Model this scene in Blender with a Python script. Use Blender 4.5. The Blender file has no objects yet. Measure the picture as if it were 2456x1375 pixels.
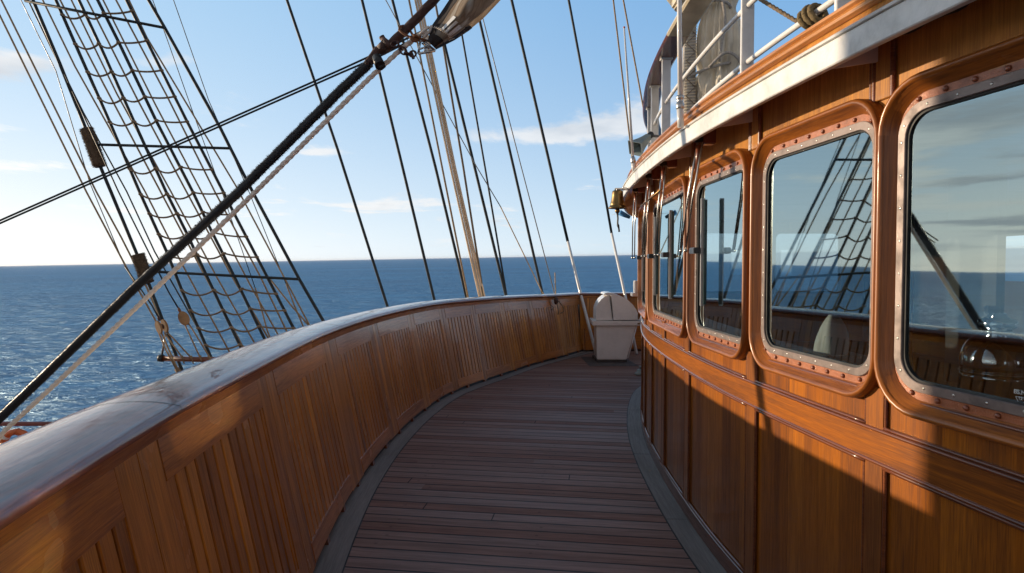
import bpy, bmesh, math, random
from mathutils import Vector, Matrix
random.seed(7)
R = math.radians
PI = math.pi
sc = bpy.context.scene
COL = sc.collection

# ------------------------------------------------------------------ camera, sky, sun, exposure
F, CX, CY, EYE, VL = 1500.0, 1228.0, 687.5, 1.65, 640.0       # focal length and frame in photo pixels
PITCH = math.atan((CY - VL) / F)
CAM = Vector((0, 0, EYE))
cd = bpy.data.cameras.new('camera'); cam = bpy.data.objects.new('camera', cd); COL.objects.link(cam)
cam.location = CAM; cam.rotation_euler = (PI / 2 - PITCH, 0, 0)
cd.sensor_width = 36; cd.lens = 36 * F / 2456; cd.clip_start = 0.05; cd.clip_end = 90000
sc.camera = cam
FWD = Vector((0, math.cos(PITCH), -math.sin(PITCH))); UP = Vector((0, math.sin(PITCH), math.cos(PITCH))); RT = Vector((1, 0, 0))
def ray(px, py): return RT * (px - CX) + FWD * F + UP * (CY - py)
def at(px, py, Y):                                            # pixel of the photo at distance Y ahead
    r = ray(px, py); return CAM + r * (Y / r.y)
def project_x(p):
    d = Vector(p) - CAM; return CX + F * d.dot(RT) / d.dot(FWD)

SEA_N = ray(0, 638).cross(ray(1540, 611)).normalized()          # the ship heels a little: the sea is not square to her deck
if SEA_N.z < 0: SEA_N = -SEA_N
SUN_AZ, SUN_EL = -68.0, 6.6
sun_dir = Vector((math.sin(R(SUN_AZ)) * math.cos(R(SUN_EL)), math.cos(R(SUN_AZ)) * math.cos(R(SUN_EL)), math.sin(R(SUN_EL))))
sl = bpy.data.lights.new('sun', 'SUN'); sl.energy = 4.9; sl.angle = R(0.53); sl.color = (1.0, 0.80, 0.57)
so = bpy.data.objects.new('sun', sl); COL.objects.link(so); so.rotation_euler = (-sun_dir).to_track_quat('-Z', 'Y').to_euler()
so.location = sun_dir * 30
sc.view_settings.view_transform = 'Standard'; sc.view_settings.look = 'None'
sc.view_settings.exposure = 0.14; sc.view_settings.gamma = 1.0
sc.render.engine = 'CYCLES'
cy = sc.cycles
cy.use_denoising = True; cy.max_bounces = 8; cy.diffuse_bounces = 4; cy.glossy_bounces = 5; cy.transparent_max_bounces = 16
cy.caustics_reflective = True; cy.blur_glossy = 0.05; cy.use_guiding = True; cy.guiding_training_samples = 128; cy.surface_guiding_probability = 0.65; cy.use_surface_guiding = True; cy.sample_clamp_indirect = 0.0; cy.sample_clamp_direct = 0

# ------------------------------------------------------------------ node helper
class NT:
    def __init__(s, tree): s.t = tree; s.n = tree.nodes; s.l = tree.links
    def node(s, typ, ins=None, **kw):
        nd = s.n.new(typ)
        for k, v in kw.items(): setattr(nd, k, v)
        for k, v in (ins or {}).items():
            sock = nd.inputs[k]
            if isinstance(v, bpy.types.NodeSocket): s.l.new(v, sock)
            else: sock.default_value = v
        return nd
    def math(s, op, a, b=0.0, c=0.0, clamp=False):
        nd = s.node('ShaderNodeMath', {0: a, 1: b, 2: c}, operation=op, use_clamp=clamp); return nd.outputs[0]
    def mix(s, f, a, b, blend='MIX'):
        nd = s.n.new('ShaderNodeMix'); nd.data_type = 'RGBA'; nd.blend_type = blend
        for i, v in ((0, f), (6, a), (7, b)):
            if isinstance(v, bpy.types.NodeSocket): s.l.new(v, nd.inputs[i])
            else: nd.inputs[i].default_value = v if i == 0 else (tuple(v) + (1,))[:4]
        return nd.outputs[2]
    def noise(s, vec, scale, detail=4, rough=0.5, dist=0.0):
        return s.node('ShaderNodeTexNoise', {'Vector': vec, 'Scale': scale, 'Detail': detail, 'Roughness': rough, 'Distortion': dist}).outputs[0]
    def ramp(s, f, stops, interp='LINEAR'):
        nd = s.node('ShaderNodeValToRGB', {0: f}); cr = nd.color_ramp; cr.interpolation = interp
        while len(cr.elements) < len(stops): cr.elements.new(0.5)
        for e, (p, c) in zip(cr.elements, stops): e.position = p; e.color = (tuple(c) + (1,))[:4] if not isinstance(c, (int, float)) else (c, c, c, 1)
        return nd.outputs[0]
    def range(s, v, a, b, c=0.0, d=1.0, smooth=True):
        return s.node('ShaderNodeMapRange', {0: v, 1: a, 2: b, 3: c, 4: d}, interpolation_type='SMOOTHSTEP' if smooth else 'LINEAR').outputs[0]
    def mapping(s, vec, scale=(1, 1, 1), rot=(0, 0, 0), loc=(0, 0, 0)):
        return s.node('ShaderNodeMapping', {'Vector': vec, 'Scale': scale, 'Rotation': rot, 'Location': loc}).outputs[0]
    def sep(s, vec): return s.node('ShaderNodeSeparateXYZ', {0: vec}).outputs
    def comb(s, x, y, z=0.0): return s.node('ShaderNodeCombineXYZ', {0: x, 1: y, 2: z}).outputs[0]

# ------------------------------------------------------------------ sky with clouds
w = bpy.data.worlds.new('World'); sc.world = w; w.use_nodes = True
N = NT(w.node_tree); N.n.clear()
tilt = Vector((0, 0, 1)).rotation_difference(SEA_N).to_euler()
tc = N.node('ShaderNodeTexCoord').outputs['Generated']
sky_vec = N.node('ShaderNodeVectorRotate', {0: tc, 'Rotation': tilt}, rotation_type='EULER_XYZ', invert=True).outputs[0]
sky = N.node('ShaderNodeTexSky', {'Vector': sky_vec}, sky_type='NISHITA', sun_disc=False, sun_elevation=R(SUN_EL), sun_rotation=R(SUN_AZ),
             altitude=10, air_density=1.0, dust_density=0.7, ozone_density=2.2).outputs[0]
sx, sy, sz = N.sep(sky_vec)
zc = N.math('MAXIMUM', sz, 0.0)
den = N.math('ADD', zc, 0.045)
pu, pv = N.math('DIVIDE', sx, den), N.math('DIVIDE', sy, den)
plane = N.comb(pu, pv, 0.0)
big = N.noise(N.mapping(plane, (0.16, 0.10, 1), (0, 0, R(-20)), (3.1, 1.7, 0)), 1.0, 2, 0.5)
det = N.noise(N.mapping(plane, (0.80, 0.52, 1), (0, 0, R(-25)), (0.4, 7.3, 0)), 1.0, 9, 0.64, 0.25)
cl = N.math('ADD', N.math('MULTIPLY', det, 0.75), N.math('MULTIPLY', big, 0.45))
# more cloud towards the sun (left of the frame), less overhead
az_left = N.range(sx, -0.52, -0.78, 0.0, 0.135)
low = N.range(sz, 0.02, 0.32, 0.02, -0.035)
cl = N.math('ADD', N.math('ADD', cl, az_left), low)
# cloud banks standing at certain bearings: (bearing tangent, height tangent, half widths, strength)
syc = N.math('MAXIMUM', sy, 0.05)
gx, gz = N.math('DIVIDE', sx, syc), N.math('DIVIDE', sz, syc)
for (u0, v0, a_, b_, k_) in ((-0.70, 0.325, 0.13, 0.022, 0.14), (-0.53, 0.318, 0.06, 0.016, 0.14), (-0.80, 0.213, 0.16, 0.020, 0.085), (-0.80, 0.152, 0.20, 0.014, 0.09), (-0.02, 0.188, 0.17, 0.020, 0.13), (0.16, 0.205, 0.10, 0.022, 0.14),
                             (-0.30, 0.172, 0.05, 0.010, 0.12), (-0.28, 0.094, 0.26, 0.016, 0.11), (0.25, 0.245, 0.07, 0.02, 0.10), (-1.35, 0.22, 0.25, 0.05, 0.08), (-1.25, 0.42, 0.12, 0.04, 0.06), (-1.1, 0.30, 0.3, 0.03, 0.06)):
    ex = N.math('ADD', N.math('POWER', N.math('DIVIDE', N.math('SUBTRACT', gx, u0), a_), 2.0), N.math('POWER', N.math('DIVIDE', N.math('SUBTRACT', gz, v0), b_), 2.0))
    cl = N.math('ADD', cl, N.math('MULTIPLY', N.math('EXPONENT', N.math('MULTIPLY', ex, -1.0)), k_))
cl = N.math('SUBTRACT', cl, 0.035)
mask = N.range(cl, 0.64, 0.74, 0.0, N.range(sx, -0.55, -0.75, 0.74, 0.92))
mask = N.math('MULTIPLY', mask, N.range(sz, 0.015, 0.06, 0.35, 1.0))
thick = N.range(N.noise(N.mapping(plane, (0.55, 0.36, 1), (0, 0, R(-25)), (0.7, 7.9, 0)), 1.0, 5, 0.6), 0.48, 0.66, 0.0, 0.85)
cloud_col = N.mix(thick, (8.6, 8.5, 8.4), (5.6, 5.9, 6.3))
warm = N.range(N.math('MULTIPLY', N.range(sx, 0.1, -0.95), N.range(sz, 0.5, 0.0)), 0.0, 1.0, 0.0, 1.0)
cloud_col = N.mix(warm, cloud_col, N.mix(thick, (11.6, 10.8, 9.8), (5.4, 5.5, 5.8)))
up_ = N.math('POWER', N.math('SUBTRACT', 1.0, zc), 4.2)          # pale band low over the water
sunside = N.range(sx, 0.60, -0.80)
zen = N.mix(sunside, (1.15, 3.5, 7.1), (3.5, 6.1, 8.8))
hz_col = N.mix(sunside, (6.1, 7.9, 9.2), (10.2, 10.6, 10.8))
grad = N.mix(up_, zen, hz_col)
glow = N.math('MULTIPLY', N.range(sx, -0.30, -0.95), N.math('POWER', N.math('SUBTRACT', 1.0, zc), 9.0))
grad = N.mix(N.math('MULTIPLY', glow, 0.8), grad, (12.5, 11.6, 10.2))
sky_b = N.mix(0.90, sky, grad)
# sky out of view, recoloured neutral and dimmed overhead to set the shade light
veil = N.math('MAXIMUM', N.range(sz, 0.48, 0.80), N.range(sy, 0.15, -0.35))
unseen_sky_n = N.range(N.noise(N.mapping(plane, (0.5, 0.3, 1)), 1.0, 5, 0.6), 0.3, 0.7)
sky_b = N.mix(N.math('MULTIPLY', veil, 0.86), sky_b, N.mix(N.range(sz, 0.05, 0.50), N.mix(unseen_sky_n, (6.2, 5.6, 5.4), (8.0, 7.4, 7.1)), N.mix(unseen_sky_n, (1.5, 1.4, 1.45), (2.3, 2.1, 2.1))))
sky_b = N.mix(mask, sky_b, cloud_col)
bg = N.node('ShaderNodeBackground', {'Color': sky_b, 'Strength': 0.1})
out = N.node('ShaderNodeOutputWorld', {'Surface': bg.outputs[0]})

# ------------------------------------------------------------------ materials
MATS = {}
def new_mat(name):
    m = bpy.data.materials.new(name); m.use_nodes = True
    T = NT(m.node_tree); b = m.node_tree.nodes['Principled BSDF']; MATS[name] = m
    return m, T, b
def setp(T, b, **kw):
    names = {'base': 'Base Color', 'rough': 'Roughness', 'metal': 'Metallic', 'coat': 'Coat Weight', 'coatr': 'Coat Roughness', 'spec': 'Specular IOR Level',
             'normal': 'Normal', 'emis': 'Emission Color', 'emiss': 'Emission Strength', 'ior': 'IOR', 'sheen': 'Sheen Weight', 'cnormal': 'Coat Normal'}
    for k, v in kw.items():
        s = b.inputs[names[k]]
        if isinstance(v, bpy.types.NodeSocket): T.l.new(v, s)
        elif isinstance(v, (tuple, list)): s.default_value = tuple(v) + (1,) if len(v) == 3 else v
        else: s.default_value = v
def bump(T, h, strength=0.3, dist=0.01, normal=None):
    ins = {'Height': h, 'Strength': strength, 'Distance': dist}
    if normal is not None: ins['Normal'] = normal
    return T.node('ShaderNodeBump', ins).outputs[0]

def wood(name, dark, light, axis='u', board=None, boards_off=0.0, rough=0.35, coat=0.8, coatr=0.08, streak=1.0, vary=0.35, groove=None, dull=0.0, wav=1.0):
    """grain runs along axis of the UV map (metres)"""
    m, T, b = new_mat(name)
    uv = T.node('ShaderNodeUVMap').outputs[0]
    x, y, _ = T.sep(uv)
    along, across = (x, y) if axis == 'u' else (y, x)
    rnd = 0.5
    if board:
        k = T.math('FLOOR', T.math('ADD', T.math('DIVIDE', across, board), boards_off))
        wn = T.node('ShaderNodeTexWhiteNoise', {'W': k}, noise_dimensions='1D')
        rnd = wn.outputs['Value']
        al2 = T.math('ADD', along, T.math('MULTIPLY', rnd, 37.0))
    else:
        al2 = along
    ob = T.node('ShaderNodeObjectInfo').outputs['Random']
    al2 = T.math('ADD', al2, T.math('MULTIPLY', ob, 23.0))
    v = T.comb(T.math('MULTIPLY', al2, 1.2), T.math('MULTIPLY', across, 26.0), T.math('MULTIPLY', ob, 9.0))
    g1 = T.noise(v, 1.0, 5, 0.6, 1.2 * wav)
    v2 = T.comb(T.math('MULTIPLY', al2, 6.0), T.math('MULTIPLY', across, 190.0), 0.0)
    g2 = T.noise(v2, 1.0, 3, 0.6, 0.4)
    v3 = T.comb(T.math('MULTIPLY', al2, 0.8), T.math('MULTIPLY', across, 3.0), 3.0)
    g3 = T.noise(v3, 1.0, 2)
    g4 = T.noise(T.comb(T.math('MULTIPLY', al2, 14.0), T.math('MULTIPLY', across, 520.0), 5.0), 1.0, 2)
    g = T.math('ADD', T.math('ADD', T.math('MULTIPLY', g1, 0.36), T.math('MULTIPLY', g2, 0.34 * streak)), T.math('ADD', T.math('MULTIPLY', g3, 0.34), T.math('MULTIPLY', g4, 0.26)))
    g = T.range(g, 0.43, 0.88)
    col = T.mix(g, dark, light)
    if board:
        f = T.range(rnd, 0, 1, 1 - vary, 1 + vary * 0.6, False)
        col = T.node('ShaderNodeVectorMath', {0: col, 1: T.comb(f, T.math('POWER', f, 1.25), T.math('POWER', f, 1.3))}, operation='MULTIPLY').outputs[0]
    h = T.math('ADD', T.math('MULTIPLY', g2, 0.6), T.math('MULTIPLY', g1, 0.4))
    nrm = bump(T, h, 0.12, 0.003)
    rr = T.range(g, 0, 1, rough + 0.08, rough - 0.05)
    big = T.noise(T.comb(T.math('MULTIPLY', along, 1.7), T.math('MULTIPLY', across, 2.6), ob), 1.0, 4)
    cr_ = T.range(big, 0.35, 0.7, coatr * 0.6, coatr * 2.2 + 0.02)
    cn = bump(T, T.math('ADD', T.noise(T.comb(T.math('MULTIPLY', along, 9.0), T.math('MULTIPLY', across, 22.0), 0.0), 1.0, 3), T.math('MULTIPLY', g2, 0.25)), 0.10, 0.004)
    setp(T, b, base=col, rough=rr, coat=coat, coatr=cr_, normal=nrm, cnormal=cn, spec=0.3)
    return m
TEAK_D, TEAK_L = (0.13, 0.036, 0.006), (0.52, 0.160, 0.012)
wood('teak_vertical', TEAK_D, TEAK_L, 'v', board=0.12, vary=0.26)
wood('teak_horizontal', TEAK_D, (0.55, 0.162, 0.012), 'u', streak=0.8)
wood('teak_stile', TEAK_D, (0.43, 0.142, 0.026), 'v')
wood('teak_ring', (0.12, 0.032, 0.006), (0.44, 0.140, 0.018), 'u', coat=0.45, coatr=0.2, rough=0.42)
wood('teak_upper', (0.24, 0.090, 0.018), (0.64, 0.285, 0.055), 'v', board=0.16, vary=0.12, coat=0.7)
wood('teak_coaming', (0.20, 0.066, 0.014), (0.66, 0.285, 0.070), 'u', coat=0.5, coatr=0.16)
wood('mahogany', (0.06, 0.014, 0.006), (0.26, 0.075, 0.024), 'u', coat=0.9, coatr=0.1)
wood('bulwark_board', (0.14, 0.040, 0.005), (0.62, 0.225, 0.021), 'v', board=0.0862, vary=0.24, coat=0.55, coatr=0.13)
wood('bulwark_rail_board', (0.13, 0.034, 0.005), (0.57, 0.188, 0.019), 'u', coat=0.6, coatr=0.13)
wood('interior_wood', (0.022, 0.010, 0.005), (0.075, 0.032, 0.014), 'v', board=0.3, coat=0.1)
wood('margin_teak', (0.12, 0.108, 0.10), (0.235, 0.215, 0.20), 'u', rough=0.62, coat=0.0, vary=0.1)

def cap_mat():
    m, T, b = new_mat('cap_varnish')
    uv = T.node('ShaderNodeUVMap').outputs[0]; x, y, _ = T.sep(uv)
    g1 = T.noise(T.comb(T.math('MULTIPLY', x, 1.4), T.math('MULTIPLY', y, 26.0)), 1.0, 5, 0.6, 1.4)
    g2 = T.noise(T.comb(T.math('MULTIPLY', x, 6.0), T.math('MULTIPLY', y, 120.0)), 1.0, 3)
    col = T.mix(T.range(T.math('ADD', T.math('MULTIPLY', g1, 0.7), T.math('MULTIPLY', g2, 0.3)), 0.3, 0.75), (0.09, 0.022, 0.010), (0.33, 0.088, 0.030))
    wear = T.range(T.noise(T.comb(T.math('MULTIPLY', x, 2.3), T.math('MULTIPLY', y, 12.0)), 1.0, 6, 0.68, 0.8), 0.63, 0.72)
    cn = bump(T, T.noise(T.comb(T.math('MULTIPLY', x, 22.0), T.math('MULTIPLY', y, 60.0)), 1.0, 4, 0.6), 0.10, 0.006)
    cn = bump(T, T.noise(T.comb(T.math('MULTIPLY', x, 3.0), T.math('MULTIPLY', y, 7.0)), 1.0, 3), 0.3, 0.02, cn)
    nrm = bump(T, g2, 0.2, 0.003)
    setp(T, b, base=col, rough=0.5, coat=T.range(wear, 0, 1, 0.85, 0.25), coatr=T.range(wear, 0, 1, 0.07, 0.4), normal=nrm, cnormal=cn, spec=0.5)
    b.inputs['Coat IOR'].default_value = 1.5
cap_mat()

def deck_mat():
    m, T, b = new_mat('deck_planks')
    uv = T.node('ShaderNodeUVMap').outputs[0]; x, y, _ = T.sep(uv)
    W = 0.1215
    q = T.math('DIVIDE', y, W); k = T.math('FLOOR', q); fr = T.math('FRACT', q)
    rn = T.node('ShaderNodeTexWhiteNoise', {'W': k}, noise_dimensions='1D')
    r1 = rn.outputs['Value']
    # butt joints every few metres
    xs = T.math('DIVIDE', T.math('ADD', x, T.math('MULTIPLY', r1, 31.0)), 9.5); xk = T.math('FLOOR', xs); xf = T.math('FRACT', xs)
    rn2 = T.node('ShaderNodeTexWhiteNoise', {'Vector': T.comb(k, xk)}, noise_dimensions='3D').outputs['Value']
    e = T.math('MINIMUM', fr, T.math('SUBTRACT', 1.0, fr))
    seam = T.range(e, 0.045, 0.068, 1.0, 0.0)
    butt = T.range(T.math('ABSOLUTE', T.math('SUBTRACT', xf, 0.5)), 0.0003, 0.0005, 1.0, 0.0)
    seam = T.math('MAXIMUM', seam, butt)
    al = T.math('ADD', x, T.math('MULTIPLY', rn2, 50.0))
    g1 = T.noise(T.comb(T.math('MULTIPLY', al, 1.6), T.math('MULTIPLY', y, 30.0)), 1.0, 5, 0.6, 0.6)
    g2 = T.noise(T.comb(T.math('MULTIPLY', al, 7.0), T.math('MULTIPLY', y, 220.0)), 1.0, 3)
    g = T.math('ADD', T.math('MULTIPLY', g1, 0.6), T.math('MULTIPLY', g2, 0.4))
    c = T.mix(T.range(g, 0.32, 0.72), (0.145, 0.084, 0.066), (0.300, 0.186, 0.152))
    red = T.mix(T.range(g, 0.32, 0.72), (0.112, 0.046, 0.033), (0.242, 0.106, 0.074))
    patch = T.math('ADD', T.math('MULTIPLY', rn2, 0.6), T.math('MULTIPLY', T.noise(T.comb(T.math('MULTIPLY', al, 0.9), T.math('MULTIPLY', y, 6.0)), 1.0, 3), 0.5))
    c = T.mix(T.range(patch, 0.40, 1.15), c, red)
    f = T.range(r1, 0, 1, 1.06, 0.90, False)
    c = T.node('ShaderNodeVectorMath', {0: c, 1: T.comb(f, f, f)}, operation='MULTIPLY').outputs[0]
    # wooden plugs, one pair of rows every 1.2 m
    px = T.math('MULTIPLY', T.math('SUBTRACT', T.math('FRACT', T.math('DIVIDE', T.math('ADD', x, T.math('MULTIPLY', r1, 0.16)), 0.93)), 0.5), 0.93)
    py = T.math('MULTIPLY', T.math('SUBTRACT', fr, 0.5), W)
    d = T.math('SQRT', T.math('ADD', T.math('MULTIPLY', px, px), T.math('MULTIPLY', py, py)))
    plug = T.math('MULTIPLY', T.range(d, 0.009, 0.0125, 1.0, 0.0), T.range(rn2, 0.3, 0.32, 0.0, 0.45))
    c = T.mix(plug, c, (0.05, 0.03, 0.027))
    c = T.mix(seam, c, (0.008, 0.007, 0.008))
    h = T.math('SUBTRACT', T.math('MULTIPLY', g2, 0.15), T.math('MULTIPLY', seam, 1.0))
    cup = T.math('MULTIPLY', T.math('SUBTRACT', 0.25, T.math('POWER', T.math('SUBTRACT', fr, 0.5), 2.0)), 1.6)
    nrm = bump(T, T.math('ADD', h, cup), 0.5, 0.004)
    setp(T, b, base=c, rough=T.range(rn2, 0, 1, 0.5, 0.68), normal=nrm, spec=0.22)
deck_mat()

def paint(name, col, rough=0.4, coat=0.0, dirt=0.15, metal=0.0, bs=0.1, scale=6.0, coatr=0.1):
    m, T, b = new_mat(name)
    o = T.node('ShaderNodeTexCoord').outputs['Object']
    n1 = T.noise(o, scale, 6, 0.6); n2 = T.noise(o, scale * 12, 3)
    c2 = tuple(v * (1 - dirt * 1.6) for v in col)
    c = T.mix(T.range(n1, 0.35, 0.8), col, c2)
    nrm = bump(T, T.math('ADD', n2, T.math('MULTIPLY', n1, 2.0)), bs, 0.004)
    setp(T, b, base=c, rough=T.range(n1, 0.3, 0.7, rough - 0.06, rough + 0.1), coat=coat, coatr=coatr, metal=metal, normal=nrm)
    return m
paint('white_paint', (0.78, 0.77, 0.75), 0.32, 0.3)
paint('cream_paint', (0.70, 0.60, 0.42), 0.4, 0.2)
paint('soffit_paint', (0.66, 0.58, 0.52), 0.5, 0.1)
paint('fascia_paint', (0.76, 0.75, 0.72), 0.42, 0.2, 0.22, bs=0.35, scale=9)
paint('bundle_rope', (0.78, 0.58, 0.38), 0.8, 0.0, 0.15)
paint('gelcoat', (0.82, 0.79, 0.765), 0.30, 0.5, 0.08)
paint('grey_horn', (0.24, 0.30, 0.30), 0.5, 0.1)
paint('black_tar', (0.012, 0.013, 0.015), 0.45, 0.0, 0.3)
paint('black_wire', (0.010, 0.017, 0.020), 0.6, 0.0, 0.2)
paint('grey_wire', (0.20, 0.19, 0.18), 0.45, 0.0, 0.2, metal=0.3)
paint('steel', (0.55, 0.54, 0.52), 0.28, 0.0, 0.15, metal=1.0)
paint('brushed_frame', (0.22, 0.175, 0.16), 0.48, 0.0, 0.35, metal=0.35, bs=0.12, scale=14)
paint('copper_plate', (0.40, 0.125, 0.045), 0.42, 0.35, 0.3, metal=0.0, bs=0.55, scale=22)
paint('rivet_brown', (0.23, 0.065, 0.028), 0.3, 0.5)
paint('brass', (0.25, 0.165, 0.07), 0.36, 0.0, 0.35, metal=1.0, bs=0.06)
paint('chrome', (0.80, 0.82, 0.85), 0.04, 0.0, 0.02, metal=1.0, bs=0.0)
paint('rusty_iron', (0.075, 0.028, 0.018), 0.6, 0.0, 0.4, bs=0.5, scale=30)
paint('rusty_rope', (0.20, 0.075, 0.028), 0.75, 0.0, 0.3)
paint('tan_rope', (0.40, 0.28, 0.16), 0.85, 0.0, 0.35, bs=0.4, scale=40)
paint('dark_tan_rope', (0.24, 0.17, 0.105), 0.85, 0.0, 0.35, bs=0.4, scale=40)
paint('white_rope', (0.80, 0.70, 0.60), 0.8, 0.0, 0.15, bs=0.3, scale=40)
paint('olive_rope', (0.19, 0.135, 0.060), 0.85, 0.0, 0.35, bs=0.5, scale=50)
paint('baggy_fibre', (0.13, 0.088, 0.055), 0.95, 0.0, 0.4, bs=0.6, scale=40)
paint('block_wood', (0.36, 0.19, 0.075), 0.5, 0.1, 0.3)
paint('red_steel', (0.20, 0.045, 0.035), 0.5, 0.1)
paint('buoy_orange', (0.62, 0.13, 0.03), 0.5, 0.1, 0.15)
paint('hull_white', (0.70, 0.69, 0.66), 0.5)
paint('blue_cloth', (0.06, 0.28, 0.62), 0.8)
paint('canvas_white', (0.86, 0.77, 0.61), 0.85, 0.0, 0.16, bs=0.35, scale=5)
paint('lashing_grey', (0.55, 0.50, 0.44), 0.85, 0.0, 0.25, bs=0.7, scale=60)
paint('rubber', (0.012, 0.012, 0.012), 0.6)
paint('plastic_black', (0.02, 0.02, 0.022), 0.35, 0.2)
paint('alu_rail', (0.46, 0.45, 0.44), 0.35, 0.0, 0.15, metal=0.5)
paint('green_blade', (0.012, 0.035, 0.034), 0.25, 0.4)
paint('interior_grey', (0.05, 0.052, 0.055), 0.6)
paint('paper_white', (0.62, 0.66, 0.64), 0.6)
paint('print_white', (0.7, 0.72, 0.72), 0.6)
paint('pad_wood', (0.055, 0.045, 0.042), 0.6)
paint('mast_paint', (0.62, 0.45, 0.24), 0.45, 0.2)
paint('sail_patch', (0.014, 0.006, 0.004), 0.8, 0.0, 0.3, bs=0.3, scale=20)

def sail_mat():
    m, T, b = new_mat('sailcloth')
    o = T.node('ShaderNodeTexCoord').outputs['Object']
    n1 = T.noise(T.mapping(o, (2.2, 2.2, 1.3)), 1.0, 4, 0.55, 1.6)
    c = T.ramp(n1, [(0.30, (0.085, 0.045, 0.022)), (0.43, (0.36, 0.27, 0.19)), (0.52, (0.20, 0.135, 0.085)), (0.60, (0.50, 0.45, 0.38)), (0.72, (0.30, 0.22, 0.15))])
    nrm = bump(T, T.noise(o, 14.0, 4), 0.3, 0.01)
    setp(T, b, base=c, rough=0.8, normal=nrm)
    tr = T.node('ShaderNodeBsdfTranslucent', {'Color': c}).outputs[0]
    mx = T.node('ShaderNodeMixShader', {0: 0.35, 1: b.outputs[0], 2: tr}).outputs[0]
    T.l.new(mx, T.n['Material Output'].inputs[0])
sail_mat()

def glass_mat():
    m, T, b = new_mat('tinted_glass'); T.n.remove(b)
    fr = T.node('ShaderNodeFresnel', {'IOR': 1.52}).outputs[0]
    f = T.math('ADD', T.math('MULTIPLY', fr, 1.2), 0.33, 0.0, True)
    o = T.node('ShaderNodeTexCoord').outputs['Object']
    wob = bump(T, T.noise(o, 2.2, 2, 0.4), 0.012, 0.02)
    gl = T.node('ShaderNodeBsdfGlossy', {'Color': (0.68, 0.87, 0.92, 1), 'Roughness': 0.018, 'Normal': wob}).outputs[0]
    tr = T.node('ShaderNodeBsdfTransparent', {'Color': (0.76, 0.84, 0.85, 1)}).outputs[0]
    mx = T.node('ShaderNodeMixShader', {0: f, 1: tr, 2: gl}).outputs[0]
    T.l.new(mx, T.n['Material Output'].inputs[0])
glass_mat()

def sea_mat():
    m, T, b = new_mat('sea_water')
    o = T.node('ShaderNodeTexCoord').outputs['Object']
    cdn = T.node('ShaderNodeCameraData').outputs['View Distance']
    fade = T.range(cdn, 30.0, 900.0, 1.0, 0.25)
    a1 = T.noise(T.mapping(o, (0.10, 0.22, 1), (0, 0, R(14))), 1.0, 3, 0.5, 0.4)
    a2 = T.noise(T.mapping(o, (0.42, 0.95, 1), (0, 0, R(-12))), 1.0, 5, 0.6, 0.6)
    a3 = T.noise(T.mapping(o, (1.9, 3.3, 1), (0, 0, R(25))), 1.0, 4, 0.6, 0.3)
    h = T.math('ADD', T.math('ADD', T.math('MULTIPLY', a1, 2.2), T.math('MULTIPLY', a2, 0.85)), T.math('MULTIPLY', a3, 0.16))
    nrm = bump(T, h, 1.0, 1.7)
    T.n.remove(b)
    fr = T.node('ShaderNodeFresnel', {'IOR': 1.33, 'Normal': nrm}).outputs[0]
    f = T.range(fr, 0.0, 0.9, 0.02, 0.26, False)
    gust = T.range(T.math('ADD', T.math('MULTIPLY', T.noise(T.mapping(o, (0.004, 0.011, 1)), 1.0, 3), 0.5), T.math('MULTIPLY', T.noise(T.mapping(o, (0.035, 0.11, 1)), 1.0, 6, 0.7), 0.6)), 0.38, 0.72)
    df = T.node('ShaderNodeBsdfDiffuse', {'Color': T.mix(gust, (0.005, 0.112, 0.285), (0.015, 0.205, 0.460)), 'Normal': nrm}).outputs[0]
    gl = T.node('ShaderNodeBsdfGlossy', {'Color': (0.66, 0.86, 1.0, 1), 'Roughness': 0.5, 'Normal': nrm}).outputs[0]
    mx = T.node('ShaderNodeMixShader', {0: f, 1: df, 2: gl}).outputs[0]
    T.l.new(mx, T.n['Material Output'].inputs[0])
sea_mat()

# ------------------------------------------------------------------ object helpers
def tag(o, label=None, cat=None, group=None, kind=None):
    for k, v in (('label', label), ('category', cat), ('group', group), ('kind', kind)):
        if v: o[k] = v
    return o
def empty(name, loc=(0, 0, 0)):
    o = bpy.data.objects.new(name, None); o.location = loc; o.empty_display_size = 0.1; COL.objects.link(o); return o
def thing(name, label, cat, group=None): return tag(empty(name), label, cat, group)

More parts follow.
